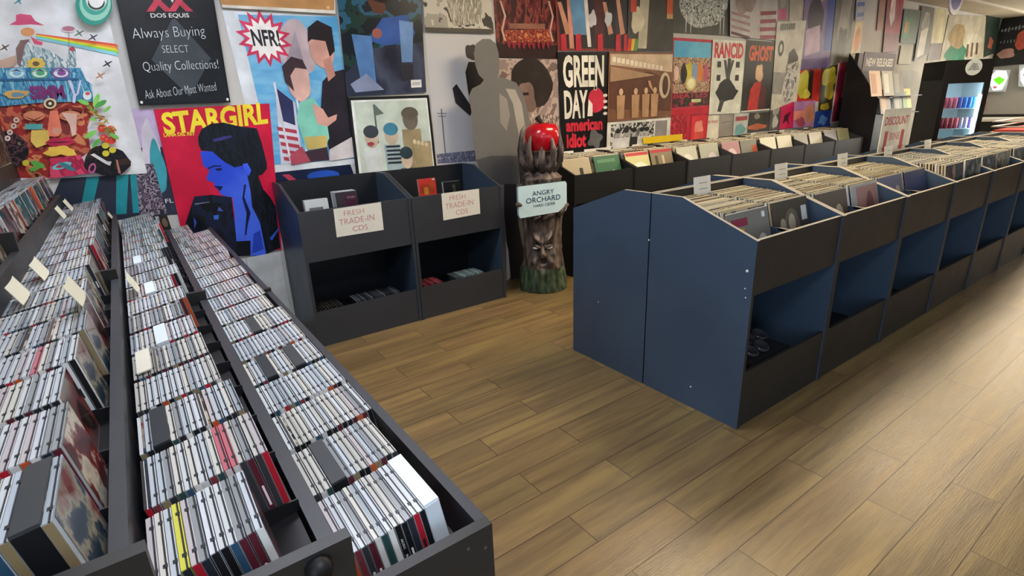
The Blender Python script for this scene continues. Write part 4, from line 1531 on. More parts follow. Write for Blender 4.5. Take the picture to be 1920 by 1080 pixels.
# 21 RANCID
s = poster([(1337, 74), (1400, 77), (1390, 212), (1329, 215)], m_('#d6d8cc', 0.4), 'white poster with red RANCID lettering over a black crouching figure')
s.text('RANCID', .06, .03, .92, .24, m_('#c03038'), 0.045)
s.rect(.46, .24, .56, .52, m_('#2a2c2a'))
for x0 in (.38, .62):
    s.poly([(x0 - .04, .26), (x0 + .04, .26), (.52, .54), (.46, .54)], m_('#3c3e3c'))
for y0 in (.28, .46):
    s.rect(.16, y0, .27, y0 + .08, m_('#232423'))
    s.rect(.72, y0, .83, y0 + .08, m_('#232423'))
s.blob(.46, .68, .24, .15, m_('#1c1d1c'), 4)
s.poly([(.15, .7), (.3, .56), (.5, .58), (.85, .68), (.7, .8), (.3, .82)], m_('#1c1d1c'))
s.poly([(.3, .8), (.44, .8), (.34, .97), (.24, .96)], m_('#3a3b3a'))
done(s)
# 22 striped shirt
s = poster([(1369, -60), (1461, -60), (1456, 76), (1369, 68)], m_('#b9b4b4', 0.4), 'pale poster with dusky red stripes like a flag shirt, top row')
s.blob(.3, .4, .2, .25, m_('#9a8a86'), 3)
for i in range(4):
    s.poly([(.02, .62 + i * .1), (.4, .68 + i * .1), (.4, .72 + i * .1), (.02, .66 + i * .1)], m_('#5a3038' if i == 3 else '#a08080'))
    s.poly([(.62, .6 + i * .115), (.97, .58 + i * .115), (.97, .63 + i * .115), (.62, .66 + i * .115)], m_('#8a3a48'))
done(s)
# 23 GHOST
s = poster([(1401, 75), (1456, 79), (1443, 206), (1389, 211)], m_('#22201c', 0.35), 'black poster with orange gothic title over a figure in a red robe')
s.text('GHOST', .1, .06, .92, .28, m_('#c8582a'), 0.05)
s.blob(.5, .45, .13, .13, m_('#c9a884'), 2)
s.poly([(.38, .58), (.6, .56), (.7, .75), (.55, .98), (.2, .98), (.25, .68)], m_('#b02a24'))
s.poly([(.6, .58), (.8, .7), (.8, .97), (.55, .98)], m_('#4a1c20'))
s.rect(0, .98, 1, 1, PAPER)
done(s)
# 24 white guitarist
s = poster([(1457, 40), (1512, 38), (1494, 188), (1445, 208)], m_('#c2c0b4', 0.4), 'greyish white poster of a dreadlocked guitarist with a small oval portrait')
s.ell(.2, .3, .1, .09, m_('#3a3a38'))
s.ell(.2, .3, .05, .05, m_('#c2c0b4'))
s.blob(.65, .45, .18, .12, m_('#4a4846'), 3)
s.poly([(.45, .5), (.9, .48), (.85, .95), (.4, .98)], ramp_mat(['#8a8884', '#c9c8c4', '#6a6866'], 10, .4, seed=5))
s.poly([(0, .55), (.45, .6), (.35, .85), (0, .8)], m_('#8a8884'))
for i in range(7):
    s.rect(.12 + i * .075, .03, .17 + i * .075, .1, m_('#77776f'))
done(s)
# small row
small = [
    ([(1322, 217), (1350, 216), (1347, 262), (1319, 268)], '#d2cfc0', 'small white poster with red lettering at the bottom row', [('t', 'the most', .12, .15, .88, .3, '#b04048')]),
    ([(1350, 216), (1377, 213), (1374, 256), (1347, 261)], '#8f8983', 'small plain grey poster in the bottom row', [('r', .1, .3, .9, .34, '#7a756f')]),
    ([(1377, 213), (1405, 211), (1401, 250), (1374, 255)], '#b3b8b4', 'small grey poster with teal figures and a brick red title', [('r', .1, .15, .9, .35, '#9a4448'), ('b', .45, .75, .35, .25, '#6aa0a8')]),
    ([(1405, 212), (1443, 209), (1440, 244), (1401, 249)], '#35322c', 'small dark poster with orange arms in the bottom row', [('b', .4, .2, .12, .15, '#8a8478'), ('b', .45, .75, .4, .15, '#b5623c')]),
    ([(1447, 184), (1467, 182), (1462, 241), (1441, 245)], '#4a4a48', 'narrow black and white face poster beside the magenta one', [('b', .5, .35, .3, .2, '#9a9a96'), ('b', .5, .75, .25, .2, '#b4b4ae')]),
    ([(1465, 192), (1489, 191), (1487, 239), (1461, 243)], '#c01c54', 'small magenta poster with a thin black figure', [('p', [(.3, .5), (.8, .35), (.6, .6), (.7, .9), (.5, .7), (.2, .8)], '#4a1428')]),
    ([(1489, 191), (1529, 188), (1525, 236), (1487, 240)], '#a878b0', 'small poster of peach figures under a violet sunset sky', [('r', 0, .35, .55, .7, '#d88a80'), ('b', .75, .5, .22, .4, '#c88a70'), ('b', .35, .8, .2, .2, '#a04a60')]),
    ([(1497, 131), (1541, 129), (1535, 190), (1494, 192)], '#b8322c', 'red poster with a yellow and black shadowed face', [('b', .3, .45, .3, .42, '#b9b43a'), ('r', .45, .02, .65, .9, '#24221c'), ('b', .4, .75, .15, .15, '#c9c44a')]),
    ([(1541, 127), (1572, 120), (1561, 208), (1534, 212)], '#3a3420', 'narrow poster of a yellow toned face over black', [('b', .5, .25, .45, .22, '#c9bf3c'), ('b', .6, .55, .3, .2, '#a89a30'), ('b', .4, .88, .3, .08, '#b9a83a')]),
    ([(1530, 209), (1560, 206), (1557, 236), (1526, 239)], '#2444a0', 'small blue poster in the bottom row', [('b', .5, .6, .25, .3, '#5a8ad0')]),
    ([(1573, 112), (1609, 110), (1593, 228), (1556, 232)], '#d0c8cc', 'white edged magenta poster of a tall thin figure beside the black display', [('r', .06, .02, .95, .97, '#a8244c'), ('b', .5, .1, .13, .1, '#4a2430'), ('p', [(.42, .2), (.62, .2), (.66, .6), (.4, .62)], '#c88a88'), ('p', [(.3, .6), (.7, .58), (.6, .97), (.15, .97)], '#4a1c34')]),
    ([(1512, -40), (1570, -40), (1555, 126), (1500, 131)], '#7a6a98', 'tall violet and blue poster with a dark hooded shape', [('b', .5, .12, .3, .14, '#d8b898'), ('b', .4, .42, .22, .25, '#3a3040'), ('r', .75, .0, 1, .8, '#4058a8'), ('p', [(.1, .55), (.55, .5), (.6, .8), (.1, .85)], '#b8a0b8'), ('r', .0, .88, 1, 1, '#5a4a80')]),
    ([(1572, -40), (1607, -40), (1591, 115), (1556, 122)], '#6f6c66', 'tall grey poster of a shaggy draped figure', [('b', .55, .4, .3, .4, '#a39f95'), ('b', .5, .75, .25, .2, '#55524c')]),
    ([(1608, -40), (1628, -40), (1620, 38), (1604, 40)], '#b9bcc8', 'pale blue and white striped poster near the ceiling', [('r', .1, .55, .9, .65, '#5a68a8'), ('r', .1, .8, .9, .9, '#7a86b8')]),
    ([(1604, 41), (1620, 40), (1611, 105), (1594, 107)], '#d0c090', 'narrow yellow poster with orange figures', [('b', .5, .55, .3, .35, '#d0803a'), ('r', .1, .9, .9, .95, '#5a4a2a')]),
    ([(1461, -40), (1479, -40), (1477, 38), (1457, 38)], '#8a8480', 'small pink and grey poster beside the striped one', [('r', .1, .72, .9, .98, '#b8507a'), ('b', .5, .5, .3, .2, '#a8a098')]),
    ([(1482, -40), (1512, -40), (1509, 38), (1480, 40)], '#b4ada0', 'plain pale poster in the top row beside the violet one', []),
    ([(1652, -30), (1664, -30), (1655, 56), (1644, 58)], '#a87a68', 'narrow terracotta poster near the ceiling', []),
    ([(1667, -30), (1699, -30), (1682, 97), (1655, 98)], '#9a4450', 'red poster with a white streaming figure above the black display', [('p', [(.25, .2), (.5, .2), (.55, .5), (.35, .62), (.2, .45)], '#e0d0c8'), ('r', .0, .72, 1, 1, '#7a4440'), ('r', .75, .2, .95, .7, '#a82a44')]),
    ([(1696, 17), (1728, 20), (1716, 82), (1688, 80)], '#5a6a58', 'green poster with an orange block', [('r', .1, .25, .5, .85, '#4a8a68'), ('r', .15, .35, .4, .7, '#b58a4a')]),
    ([(1729, 11), (1753, 15), (1742, 100), (1714, 116)], '#6a665c', 'grey poster with cream drapery, near the drinks cooler', [('b', .5, .3, .3, .2, '#9a968a'), ('p', [(.2, .45), (.7, .4), (.6, .95), (.1, .95)], '#c9c2b0')]),
    ([(1755, 16), (1777, 18), (1770, 79), (1745, 80)], '#c9bf9a', 'blank cream poster near the ceiling', []),
    ([(1745, 82), (1770, 81), (1762, 112), (1738, 114)], '#7a726c', 'small grey poster above the cooler', []),
    ([(1780, 27), (1849, 31), (1844, 109), (1762, 113)], '#b4ac98', 'large cream poster with white and brown horses and a green hill, above the cooler', [('b', .35, .85, .25, .25, '#2f7a5c'), ('b', .68, .6, .2, .2, '#c9c4b0'), ('r', .55, .65, .6, .95, '#5a4838'), ('r', .66, .62, .71, .95, '#6a5444'), ('r', .78, .62, .83, .9, '#5a4838'), ('b', .3, .45, .2, .25, '#a08a60')]),
    ([(1850, 28), (1877, 30), (1866, 99), (1844, 108)], '#2f4038', 'dark green poster in the far corner', [('b', .5, .7, .2, .15, '#a05a48')]),
    ([(1690, 85), (1713, 85), (1708, 120), (1684, 120)], '#8a8258', 'olive poster behind the new release display', []),
]
for q, c, lab, art in small:
    s = poster(q, m_(c, .4), lab)
    for a in art:
        if a[0] == 'r':
            s.rect(a[1], a[2], a[3], a[4], m_(a[5], .4))
        elif a[0] == 'b':
            s.blob(a[1], a[2], a[3], a[4], m_(a[5], .4), len(lab) % 9)
        elif a[0] == 'p':
            s.poly(a[1], m_(a[2], .4))
        elif a[0] == 't':
            s.text(a[1], a[2], a[3], a[4], a[5], m_(a[6], .4), 0.01)
    done(s)
# left wall collage
s = poster([(-60, 110), (26, 178), (36, 296), (-60, 345)], ramp_mat(['#3a2a2a', '#6a4440', '#2a2422', '#8a7a70', '#4a3434'], 16, .4, seed=21), 'brown collage poster on the left side wall', plane='X', at=LX, depth=.004)
done(s)

b = MB().box(LX + .001, 0.4, 1.14, LX + .012, 3.84, 1.235, DARKB)
tag(b.obj('backing_board'), 'dark backing board along the side wall behind the discs', 'board')
# far wall: dark painted boards, window signs
s = poster([(1880, 34), (1960, 22), (1960, 116), (1852, 126)], m_('#26282a', 0.35), 'large dark board with chalk writing and red shapes on the far wall', plane='X', at=FX, name='chalkboard', cat='chalkboard')
for i in range(11):
    s.ell(.08 + i * .075, .26 - i * .004, .025, .03 + .012 * (i % 3), m_('#8f9999'), n=8)
for i in range(6):
    s.ell(.12 + i * .07, .5, .012, .03 + .01 * (i % 2), m_('#8a9494'), n=8)
s.blob(.6, .5, .18, .2, m_('#b8584c'), 3)
s.blob(.3, .75, .16, .1, m_('#b08a84'), 5)
done(s)
s = poster([(1818, 172), (1852, 170), (1850, 208), (1812, 212)], m_('#b0989a', 0.4), 'pink notice with a rose red panel in the far window', plane='X', at=FX, name='window_notice', cat='notice')
s.rect(.12, .15, .95, .7, m_('#a84858'))
s.rect(.2, .78, .9, .85, m_('#a84858'))
done(s)


def neon(quad, label, cols):
    s = poster(quad, m_('#c9d6e4', 0.3), label, plane='X', at=FX - .12, name='lit_sign', cat='lit sign', thick=.03)
    s.poly([(.08, .3), (.3, .05), (.8, .05), (.95, .35), (.8, .9), (.3, .95), (.1, .7)], m_('#dce8f4', .4, emit=1.2))
    s.poly([(.2, .45), (.5, .3), (.85, .45), (.6, .7), (.4, .6)], m_(cols[0], .4, emit=1.2))
    s.poly([(.25, .75), (.5, .75), (.45, .85), (.28, .85)], m_(cols[1], .4, emit=.6))
    return done(s)


neon([(1857, 130), (1895, 131), (1885, 172), (1852, 172)], 'lit white and green angular sign in the far window', ('#5ad21e', '#b85a68'))
neon([(1911, 122), (1950, 120), (1945, 165), (1909, 162)], 'lit round white and maroon sign at the right edge of the far window', ('#6a2434', '#d8d8d8'))
# display counter along the far wall with trays
t = thing('display_counter', 'black glass display counter under the far window', 'counter', (13.6, 3.0, 0))
MB().box(-0.5, -3.2, 0, 0.5, 0.55, 0.86, BLACK).obj('cabinet', t)
MB().box(-0.55, -3.25, 0.86, 0.55, 0.6, 0.9, mat('#c9c9c6', 0.3)).obj('counter_top', t)

# ------------------------------------------------------------------ tray of goods beyond the island
t = thing('goods_tray', 'white wire tray lined with red paper beyond the island', 'tray', (9.6, 1.75, 0.0))
MB().box(-0.7, -0.5, 0.0, 0.9, 0.5, 0.86, BLACK).obj('stand', t)
b = MB()
b.box(-0.6, -0.42, 0.87, 0.8, 0.42, 0.93, mat('#a83a34', 0.5))
b.obj('paper_lining', t)
b = MB()
for z in (0.9, 0.97, 1.03):
    b.tube([(-0.62, -0.44, z), (0.82, -0.44, z), (0.82, 0.44, z), (-0.62, 0.44, z), (-0.62, -0.44, z)], 0.01, mat('#d0ccc4', 0.4), 6)
b.obj('wire_rim', t)

# ------------------------------------------------------------------ discount sign on the island ridge
q = [onY(x, y, 1.70) for x, y in ((1663, 205), (1710, 203), (1694, 288), (1641, 291))]
w0, w1 = (q[0].x + q[3].x) / 2, (q[1].x + q[2].x) / 2
s = Sheet(Vector((w0, 1.70, q[0].z)), Vector((w1, 1.70, q[0].z)), Vector((w1, 1.70, 0.97)), Vector((w0, 1.70, 0.97)), m_('#d8d2c2', .5), .004)
RD = m_('#b83a44', .5)
s.text('DISCOUNT', .08, .16, .94, .34, RD, 0.02)
s.text('BINS', .34, .5, .7, .66, m_('#c9707a', .5), 0.01)
for u in (.2, .8):
    s.rect(u - .055, .46, u + .055, .8, RD)
    s.poly([(u - .1, .8), (u + .1, .8), (u, .93)], RD)
tag(s.obj('discount_sign'), 'white DISCOUNT BINS sign with two red down arrows on the island ridge', 'sign')

# ------------------------------------------------------------------ new releases display
t = thing('release_display', 'tall black display stand headed NEW RELEASES beside the wall bins', 'display stand', (8.75, 3.45, 0))
MB().box(-0.48, -0.2, 0, 0.5, 0.25, 1.35, BLACK).obj('cabinet', t)
b = MB()
b.prism([Vector((-0.48, -0.2, 1.35)), Vector((-0.48, 0.25, 1.35)), Vector((-0.48, 0.25, 1.95))], Vector((0.02, 0, 0)), BLACK)
b.obj('side_panel', t)
MB().box(-0.3, 0.2, 1.35, 0.5, 0.25, 1.95, mat('#4a4038', .5)).obj('back_panel', t)
q = [onY(x, y, 3.36) for x, y in ((1622, 97), (1681, 103), (1679, 134), (1618, 134))]
off = Vector((8.75, 3.45, 0))
s = Sheet(*[p for p in [Vector((q[0].x, 3.36, q[0].z)), Vector((q[1].x, 3.36, q[0].z)), Vector((q[1].x, 3.36, q[2].z)), Vector((q[0].x, 3.36, q[2].z))]], m_('#4a3438', .5), .01)
s.text('NEW RELEASES', .08, .3, .92, .75, PAPER, 0.03)
s.b.v = [tuple(Vector(v) - off) for v in s.b.v]
s.b.obj('header_sign', t)
ZL = (onY(1640, 157, 3.16).z - .152, onY(1665, 190, 3.16).z - .152)
for z in ZL:
    MB().box(-0.46, -0.36, z - 0.01, 0.48, -0.2, z, BLACK).obj('ledge', t)
for i, (px, py, c, c2) in enumerate(((1632, 157, '#c2a489', '#a86a44'), (1655, 158, '#8a8a80', '#b9b9ae'), (1650, 190, '#7a6a5a', '#b08a60'), (1675, 190, '#5a5f55', '#8a8a7a'), (1690, 188, '#c9b43a', '#5a8a3a'), (1675, 155, '#3a3a38', '#6a6a60'))):
    p = onY(px, py, 3.2)
    b = MB()
    b.box(-0.155, 0, -0.155, 0.155, 0.004, 0.155, mat(c, .4))
    b.add([(-.12, -0.001, -.12), (.02, -0.001, -.12), (.02, -0.001, .12), (-.12, -0.001, .12)], [(0, 1, 2, 3)], mat(c2, .4))
    o = b.obj('record_sleeve')
    o.location = (p.x, 3.14, (ZL[0] if py < 175 else ZL[1]) + .153)
    o.rotation_euler = (-0.25, 0, 0)
    tag(o, 'record faced out on the new release display, %s' % ('top left, peach and white', 'top middle, grey', 'lower left, brown', 'lower middle, olive grey', 'yellow and green', 'top right, dark')[i], 'record', 'records faced out on the new release display')

# ------------------------------------------------------------------ drinks cooler
t = thing('drinks_cooler', 'tall black drinks cooler with glass door and lit shelves of cans', 'cooler', (10.8, 3.22, 0), rotz=R_(-42))
CK = mat('#151517', 0.35)
W2, D2, HH = 0.325, 0.29, 1.85
b = MB()
b.box(-W2, -D2 + .03, 0, -W2 + .03, D2, HH, CK).box(W2 - .03, -D2 + .03, 0, W2, D2, HH, CK)
b.box(-W2, D2 - .03, 0, W2, D2, HH, CK).box(-W2, -D2 + .03, 0, W2, D2, 0.2, CK).box(-W2, -D2, 1.58, W2, D2, HH, CK)
b.obj('cabinet', t)
b = MB()
for a in ((-W2, 0.2, -W2 + .07, 1.58), (W2 - .07, 0.2, W2, 1.58), (-W2 + .07, 0.2, W2 - .07, 0.26), (-W2 + .07, 1.52, W2 - .07, 1.58)):
    b.box(a[0], -D2 - .005, a[1], a[2], -D2 + .03, a[3], CK)
dr = b.obj('door', t)
b = MB().box(-W2 + .07, -D2 + .01, 0.26, W2 - .07, -D2 + .014, 1.52, mat('#e8f4f8', 0.05, trans=1.0))
b.obj('glass', dr)
MB().box(W2 - .09, -D2 + .03, 0.26, W2 - .07, -D2 + .06, 1.35, mat('#e8f6ff', .4, emit=30)).obj('light_tube', t)
b = MB()
LN = mat('#c9d6da', .5)
b.box(-W2 + .03, D2 - .05, 0.2, W2 - .03, D2 - .03, 1.58, LN)
b.box(-W2 + .03, -D2 + .04, 0.2, -W2 + .035, D2 - .05, 1.58, LN).box(W2 - .035, -D2 + .07, 0.2, W2 - .03, D2 - .05, 1.58, LN)
b.obj('liner', t)
MB().box(-W2 + .06, -D2 + .04, 1.53, W2 - .1, -D2 + .07, 1.55, mat('#e8f6ff', .4, emit=22)).obj('light_tube', t)
SH = [0.30, 0.56, 0.86, 1.16]
for z in SH:
    MB().box(-W2 + .03, -D2 + .05, z - 0.012, W2 - .03, D2 - .05, z, mat('#cfe0e6', .3)).obj('shelf', t)
bb = MB()
bb.lathe([(.0, 0), (.11, 0), (.12, .004), (.0, .006)], (0.05, -D2 - 0.002, 1.74), mat('#c9d8dc', .3), 20, False, 'y')
bb.obj('emblem', t).rotation_euler = (0, 0, 0)
s_ = MB()
for i in range(5):
    z = 1.70 + .02 * i
    s_.tube([(-.03 + .012 * i, -D2 - .006, z), (.03, -D2 - .006, z + .012), (.07, -D2 - .006, z), (.13 - .01 * i, -D2 - .006, z + .01)], .004, mat('#3a4448', .4), 6)
s_.obj('emblem_strokes', t)
CC = [['#2a6aa8', '#2a7ab8', '#3a9ac8', '#3a8ab8'], ['#a85a3a', '#c9c2a0', '#2a8a5a', '#1fa868', '#28b070'], ['#8a2a3a', '#a83a50', '#c05a70', '#a8a0b8', '#5a4a80'], ['#b84a60', '#c0607a', '#4a58a8', '#2f68b8', '#4a90c8']]
MT = Matrix.Translation((10.8, 3.22, 0)) @ Matrix.Rotation(R_(-42), 4, 'Z')
for si, z in enumerate(SH):
    for i in range(8):
        c = CC[si][min(i * len(CC[si]) // 8, len(CC[si]) - 1)]
        b = MB()
        b.lathe([(.026, 0), (.033, .006), (.033, .145), (.026, .157), (.026, .16)], (0, 0, 0), mat(c, .3, metal=.3), 12)
        b.lathe([(.024, .1605), (.0, .1605)], (0, 0, 0), mat('#c9c9c9', .3, metal=.6), 12)
        o = b.obj('drink_can')
        o.location = MT @ Vector((-0.245 + .07 * i, -0.17, z))
        tag(o, 'drink can on the %s shelf of the cooler, %s from the left' % (('bottom', 'third', 'second', 'top')[si], ORD[i]), 'can', 'drink cans in the cooler')

# ------------------------------------------------------------------ tree sculpture with apple
TP = Vector((2.62, 3.30, 0))
fd = Vector((-TP.x, -TP.y, 0)).normalized()
fa = math.atan2(fd.y, fd.x)


def bark(name, c1, c2, c3, sc=20):
    m = bpy.data.materials.new(name)
    m.use_nodes = True
    nt = m.node_tree
    b = nt.nodes['Principled BSDF']
    tc = nt.nodes.new('ShaderNodeTexCoord')
    mp = nt.nodes.new('ShaderNodeMapping')
    mp.inputs['Scale'].default_value = (1, 1, .35)
    n = nt.nodes.new('ShaderNodeTexNoise')
    n.inputs['Scale'].default_value = sc
    n.inputs['Detail'].default_value = 8
    cr = nt.nodes.new('ShaderNodeValToRGB')
    e = cr.color_ramp.elements
    e[0].position = .35
    e[0].color = hexc(c1)
    e[1].position = .68
    e[1].color = hexc(c3)
    e.new(.5).color = hexc(c2)
    bp = nt.nodes.new('ShaderNodeBump')
    bp.inputs['Strength'].default_value = .8
    bp.inputs['Distance'].default_value = .01
    L = nt.links.new
    L(tc.outputs['Object'], mp.inputs['Vector'])
    L(mp.outputs['Vector'], n.inputs['Vector'])
    L(n.outputs['Fac'], cr.inputs['Fac'])
    L(cr.outputs['Color'], b.inputs['Base Color'])
    L(n.outputs['Fac'], bp.inputs['Height'])
    L(bp.outputs['Normal'], b.inputs['Normal'])
    b.inputs['Roughness'].default_value = .6
    return m


BARK = bark('carved_bark', '#2b2422', '#54463f', '#82736a')
MOSS = bark('painted_grass', '#1f2b20', '#34462f', '#56634a', 30)
t = thing('tree_sculpture', 'carved tree stump figure with a scowling face holding a red apple', 'sculpture', TP)
NZ, NA = 130, 120
vs, fs, ms_ = [], [], []


def g(a, z, a0, z0, sa, sz):
    return math.exp(-((a - a0) / sa) ** 2 - ((z - z0) / sz) ** 2)


for i in range(NZ + 1):
    z = 0.9 * i / NZ
    if z < .25:
        r0 = .185 - .03 * (z / .25) ** 1.5
    elif z < .6:
        r0 = .155 - .012 * math.sin((z - .25) / .35 * PI)
    else:
        r0 = .155 - .02 * math.sin((z - .6) / .3 * PI)
    for k in range(NA):
        a = 2 * PI * k / NA
        da = (a - fa + PI) % (2 * PI) - PI
        r = r0
        v = Vector((math.cos(a) * 2.6, math.sin(a) * 2.6, z * 5))
        r += 0.010 * noise.noise(v * 2) + 0.006 * noise.noise(v * 6)
        r += 0.006 * abs(math.sin(a * 9 + 3 * noise.noise(v)))
        am = abs(da)
        # face
        r += 0.045 * g(am, z, .26, .405 + .14 * am, .26, .02)       # brows
        r -= 0.03 * g(am, z, .3, .372, .16, .024)                      # eye sockets
        r += 0.075 * g(da, z, 0, .335, .13, .045)                        # nose
        r += 0.018 * g(am, z, .16, .315, .09, .02)                       # nostrils
        r += 0.022 * g(am, z, .5, .31, .2, .035)                         # cheeks
        r += 0.045 * g(am, z, .34 + (.27 - z) * 1.6, .26, .16, .035)       # moustache
        r -= 0.045 * g(da, z, 0, .262, .15, .013)                        # mouth
        r += 0.020 * g(da, z, 0, .232, .16, .014)                        # lip
        r += 0.02 * g(da, z, 0, .18, .35, .05)                           # beard
        r += 0.012 * g(am, z, .12, .47, .1, .03)
        vs.append((math.cos(a) * r, math.sin(a) * r, z))
for i in range(NZ):
    for k in range(NA):
        k2 = (k + 1) % NA
        fs.append((i * NA + k, i * NA + k2, (i + 1) * NA + k2, (i + 1) * NA + k))
b = MB()
cut = int(NZ * .19 / .9)
b.add(vs, [f for f in fs if f[0] // NA >= cut] + [list(range(NZ * NA, NZ * NA + NA))], BARK, True)
b.obj('trunk', t)
b = MB()
vv = []
for i in range(cut + 2):
    for k in range(NA):
        x, y, z = vs[i * NA + k]
        zz = z + (0.012 * noise.noise(Vector((k * .2, 0, 0))) if i >= cut else 0)
        vv.append((x * 1.03, y * 1.03, zz))
b.add(vv, [f for f in fs if f[0] // NA <= cut] + [list(range(NA))[::-1]], MOSS, True)
b.obj('grass_base', t)
sd = Vector((-fd.y, fd.x, 0))
for sg in (-1, 1):
    a = .30 * sg
    p = (fd * math.cos(a) + sd * math.sin(a)) * .160 + Vector((0, 0, .372))
    b = MB()
    prof = [(.0001, -.014)] + [(math.cos(x) * .030, math.sin(x) * .014) for x in (-.9, -.4, 0, .4, .9)] + [(.0001, .014)]
    b.lathe(prof, p, mat('#f2f2ee', .3), 14)
    b.obj('eye', t)
    b = MB()
    b.tube([p + fd * .02 + sd * sg * .035 + Vector((0, 0, .022)), p + fd * .026 + Vector((0, 0, .016)), p + fd * .03 - sd * sg * .03 + Vector((0, 0, -.002))], [.006, .012, .008], BARK, 8)
    b.obj('brow', t)
# sign board
sb = TP * 0
c0 = fd * .225 + Vector((.015, 0, 0)) + Vector((0, 0, .755))
hx = Vector((1, 0, 0)) * .215 + Vector((0, -.02, 0))


def SP(u, v):
    return c0 + hx * u + Vector((0, 0, .115)) * v


b = MB()
pp = []
for (u, v) in ((-1, -.8), (-.95, -1), (.95, -.95), (1, -.8), (1, .85), (.95, 1), (-.95, 1), (-1, .9)):
    pp.append(SP(u, v))
nrm = hx.cross(Vector((0, 0, 1))).normalized()
b.prism(pp, -nrm * .022, mat('#c3dde6', .45), mat('#8fb0ba', .5))
sign = b.obj('sign_board', t)
s = MB()
for txt, u0, u1, v0, v1 in (('ANGRY', -.45, .45, .32, .62), ('ORCHARD', -.7, .72, -.12, .22), ('HARD CIDER', -.42, .5, -.42, -.24)):
    tv, tf = text_geo(txt, 0.004)
    s.add([SP(u0 + (u1 - u0) * x, v0 + (v1 - v0) * y) + nrm * .002 for x, y in tv], tf, mat('#3c5566', .5))
s.obj('lettering', sign)
# branches: crown between sign and apple, arms round the sign
ap = Vector((.02, 0, 1.175)) + fd * .02
brs = [
    [(fd * .17 + sd * -.19 + Vector((0, 0, .58))), (fd * .22 - sd * .12 + Vector((0, 0, .64))), (fd * .23 - sd * .02 + Vector((0, 0, .655)))],
]
R1 = Vector((1, 0, 0))
tubes = [
    ([R1 * .12 + fd * .12 + Vector((0, 0, .60)), R1 * .18 + fd * .22 + Vector((0, 0, .645)), R1 * .25 + fd * .235 + Vector((0, 0, .70))], [.04, .034, .02]),
    ([R1 * .0 + fd * .15 + Vector((0, 0, .60)), R1 * .06 + fd * .2 + Vector((0, 0, .625)), R1 * .14 + fd * .2 + Vector((0, 0, .65))], [.03, .028, .022]),
    ([R1 * -.2 + fd * .12 + Vector((0, 0, .73)), R1 * -.22 + fd * .21 + Vector((0, 0, .745)), R1 * -.185 + fd * .245 + Vector((0, 0, .74))], [.02, .018, .009]),
    ([R1 * -.06 + fd * .12 + Vector((0, 0, .59)), R1 * -.08 + fd * .19 + Vector((0, 0, .62)), R1 * -.02 + fd * .2 + Vector((0, 0, .635))], [.025, .02, .015]),
]
for ps, rs in tubes:
    b = MB()
    b.tube(ps, rs, BARK, 12)
    b.obj('branch', t)
b = MB()
vs2, fs2 = [], []
for i in range(31):
    z = .86 + .24 * i / 30
    r0 = .135 - .02 * i / 30 + .02 * math.sin(i * .45)
    for k in range(60):
        a = 2 * PI * k / 60
        v = Vector((math.cos(a) * 2, math.sin(a) * 2, z * 5))
        r = r0 + .03 * noise.noise(v * 1.6) + .012 * noise.noise(v * 5)
        vs2.append((math.cos(a) * r, math.sin(a) * r, z))
for i in range(30):
    for k in range(60):
        k2 = (k + 1) % 60
        fs2.append((i * 60 + k, i * 60 + k2, (i + 1) * 60 + k2, (i + 1) * 60 + k))
b.add(vs2, fs2 + [list(range(1800, 1860))], BARK, True)
b.obj('crown', t)
for a, h, rr_ in ((-1.25, 1.27, .15), (-.55, 1.2, .155), (.05, 1.12, .15), (.6, 1.2, .155), (1.2, 1.26, .15), (2.2, 1.24, .15), (3.4, 1.22, .15)):
    d_ = fd * math.cos(a) + sd * math.sin(a)
    b = MB()
    b.tube([d_ * .10 + Vector((0, 0, .96)), d_ * .155 + Vector((0, 0, 1.03)), d_ * (rr_ + .015) + Vector((0, 0, 1.11)), d_ * (rr_ - .005) + Vector((0, 0, h - .02)), d_ * (rr_ - .03) + Vector((0, 0, h + .02))],
           [.035, .028, .022, .013, .005], BARK, 10)
    b.obj('branch', t)
b = MB()
prof = [(.0005, -.10), (.045, -.115), (.09, -.10), (.125, -.045), (.138, .02), (.132, .07), (.105, .11), (.07, .122), (.035, .11), (.0005, .09)]
b.lathe(prof, ap, mat('#b3101e', .22, coat=.6), 36)
apo = b.obj('apple', t)
b = MB()
b.tube([ap + Vector((0, 0, .085)), ap + Vector((-.015, 0, .13)), ap + Vector((-.045, 0, .165))], [.016, .018, .022], mat('#2f2722', .7), 8)
b.obj('apple_stem', apo)

# ------------------------------------------------------------------ cardboard standee, left plain
SY = 3.62


def sp(px, py):
    return onY(px, py, SY)


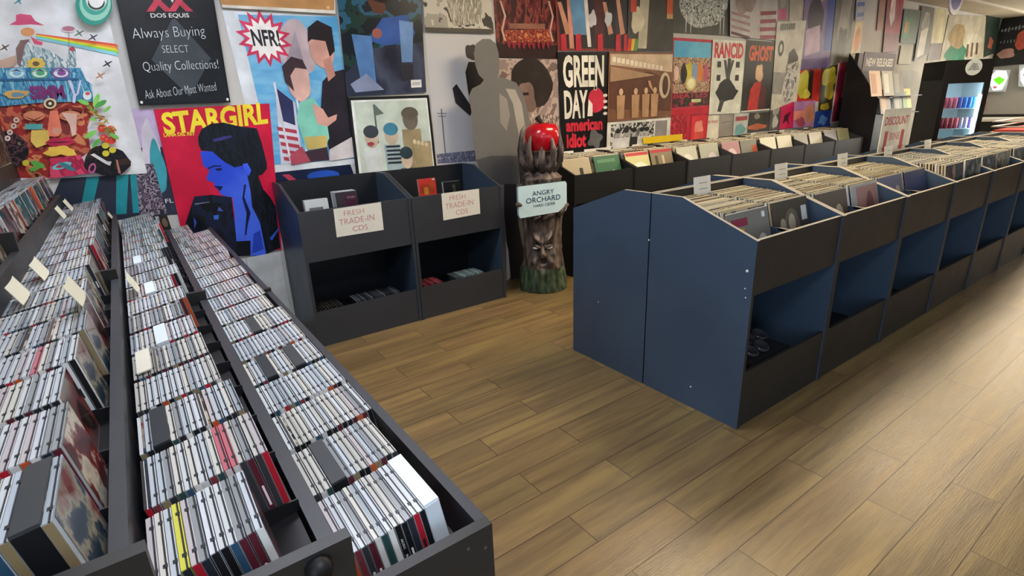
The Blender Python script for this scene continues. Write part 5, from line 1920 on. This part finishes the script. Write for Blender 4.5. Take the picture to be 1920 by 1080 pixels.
out = [(889, 100), (893, 82), (905, 73), (919, 73), (930, 82), (935, 100), (936, 125), (934, 145), (945, 146), (968, 155), (982, 180), (990, 210), (995, 240),
       (996, 262), (999, 300), (996, 330), (990, 350), (987, 400), (992, 450), (991, 500), (988, 524), (950, 530), (948, 500), (945, 450), (938, 400), (925, 350), (905, 330),
       (893, 300), (888, 260), (886, 220), (880, 180), (886, 166), (902, 158), (908, 150), (898, 140), (892, 122)]
b = MB()
q = [sp(*p) for p in out]
t = thing('cardboard_standee', 'life-size cardboard standee of a plain grey human outline, beside the tree sculpture', 'standee', (sp(965, 529).x, SY, 0))
o_ = Vector((sp(965, 529).x, SY, 0))
b.prism([p - o_ for p in q], Vector((0, .005, 0)), mat('#6c6a67', .5), mat('#b09a78', .8))
body = b.obj('panel', t)


def pr(pts, m, k):
    b = MB()
    b.add([sp(*p) - o_ + Vector((0, -.0006 * k, 0)) for p in pts], [list(range(len(pts)))], m)
    return b


pr([(948, 166), (966, 168), (978, 195), (985, 240), (975, 262), (968, 230), (962, 195)], mat('#a39c92', .5), 1).obj('printed_sleeve', body)
pr([(936, 175), (950, 185), (956, 215), (950, 245), (938, 230)], mat('#8d8780', .5), 1).obj('printed_highlight', body)
pr([(985, 262), (996, 262), (999, 300), (994, 335), (975, 345), (972, 300)], mat('#33353a', .25), 1).obj('printed_glove', body)
pr([(893, 300), (920, 292), (975, 292), (972, 345), (950, 345), (925, 348), (905, 330)], mat('#4c4c4e', .5), 1).obj('printed_trunks', body)
pr([(945, 345), (968, 345), (972, 420), (985, 490), (975, 527), (958, 527), (952, 470), (945, 400)], mat('#2b282b', .4), 2).obj('printed_leg', body)
pr([(948, 450), (953, 470), (957, 520), (950, 527)], mat('#c9c6c2', .5), 3).obj('printed_ground', body)
MB().box(-.1, .006, 0, .1, .2, .6, mat('#a89070', .8)).obj('easel_foot', t)

# hanging round sign at ceiling
t = thing('hanging_sign', 'round white and blue sign hanging from the ceiling at the top edge', 'sign', (10.6, 3.3, 2.6))
p = onZ(1794, -12, 2.66)
t.location = (p.x, p.y, 2.66)
MB().lathe([(.0, -.01), (.26, -.01), (.26, .01), (0, .01)], (0, 0, 0), mat('#c9ccd8', .4), 28, False, 'y').obj('disc', t)
MB().lathe([(.0, -.012), (.2, -.012), (.2, -.011), (0, -.011)], (0, 0, 0), mat('#4a4f98', .4), 28, False, 'y').obj('printed_ring', t)
MB().tube([(0, 0, .25), (0, 0, .4)], .004, STEEL, 6).obj('wire', t)
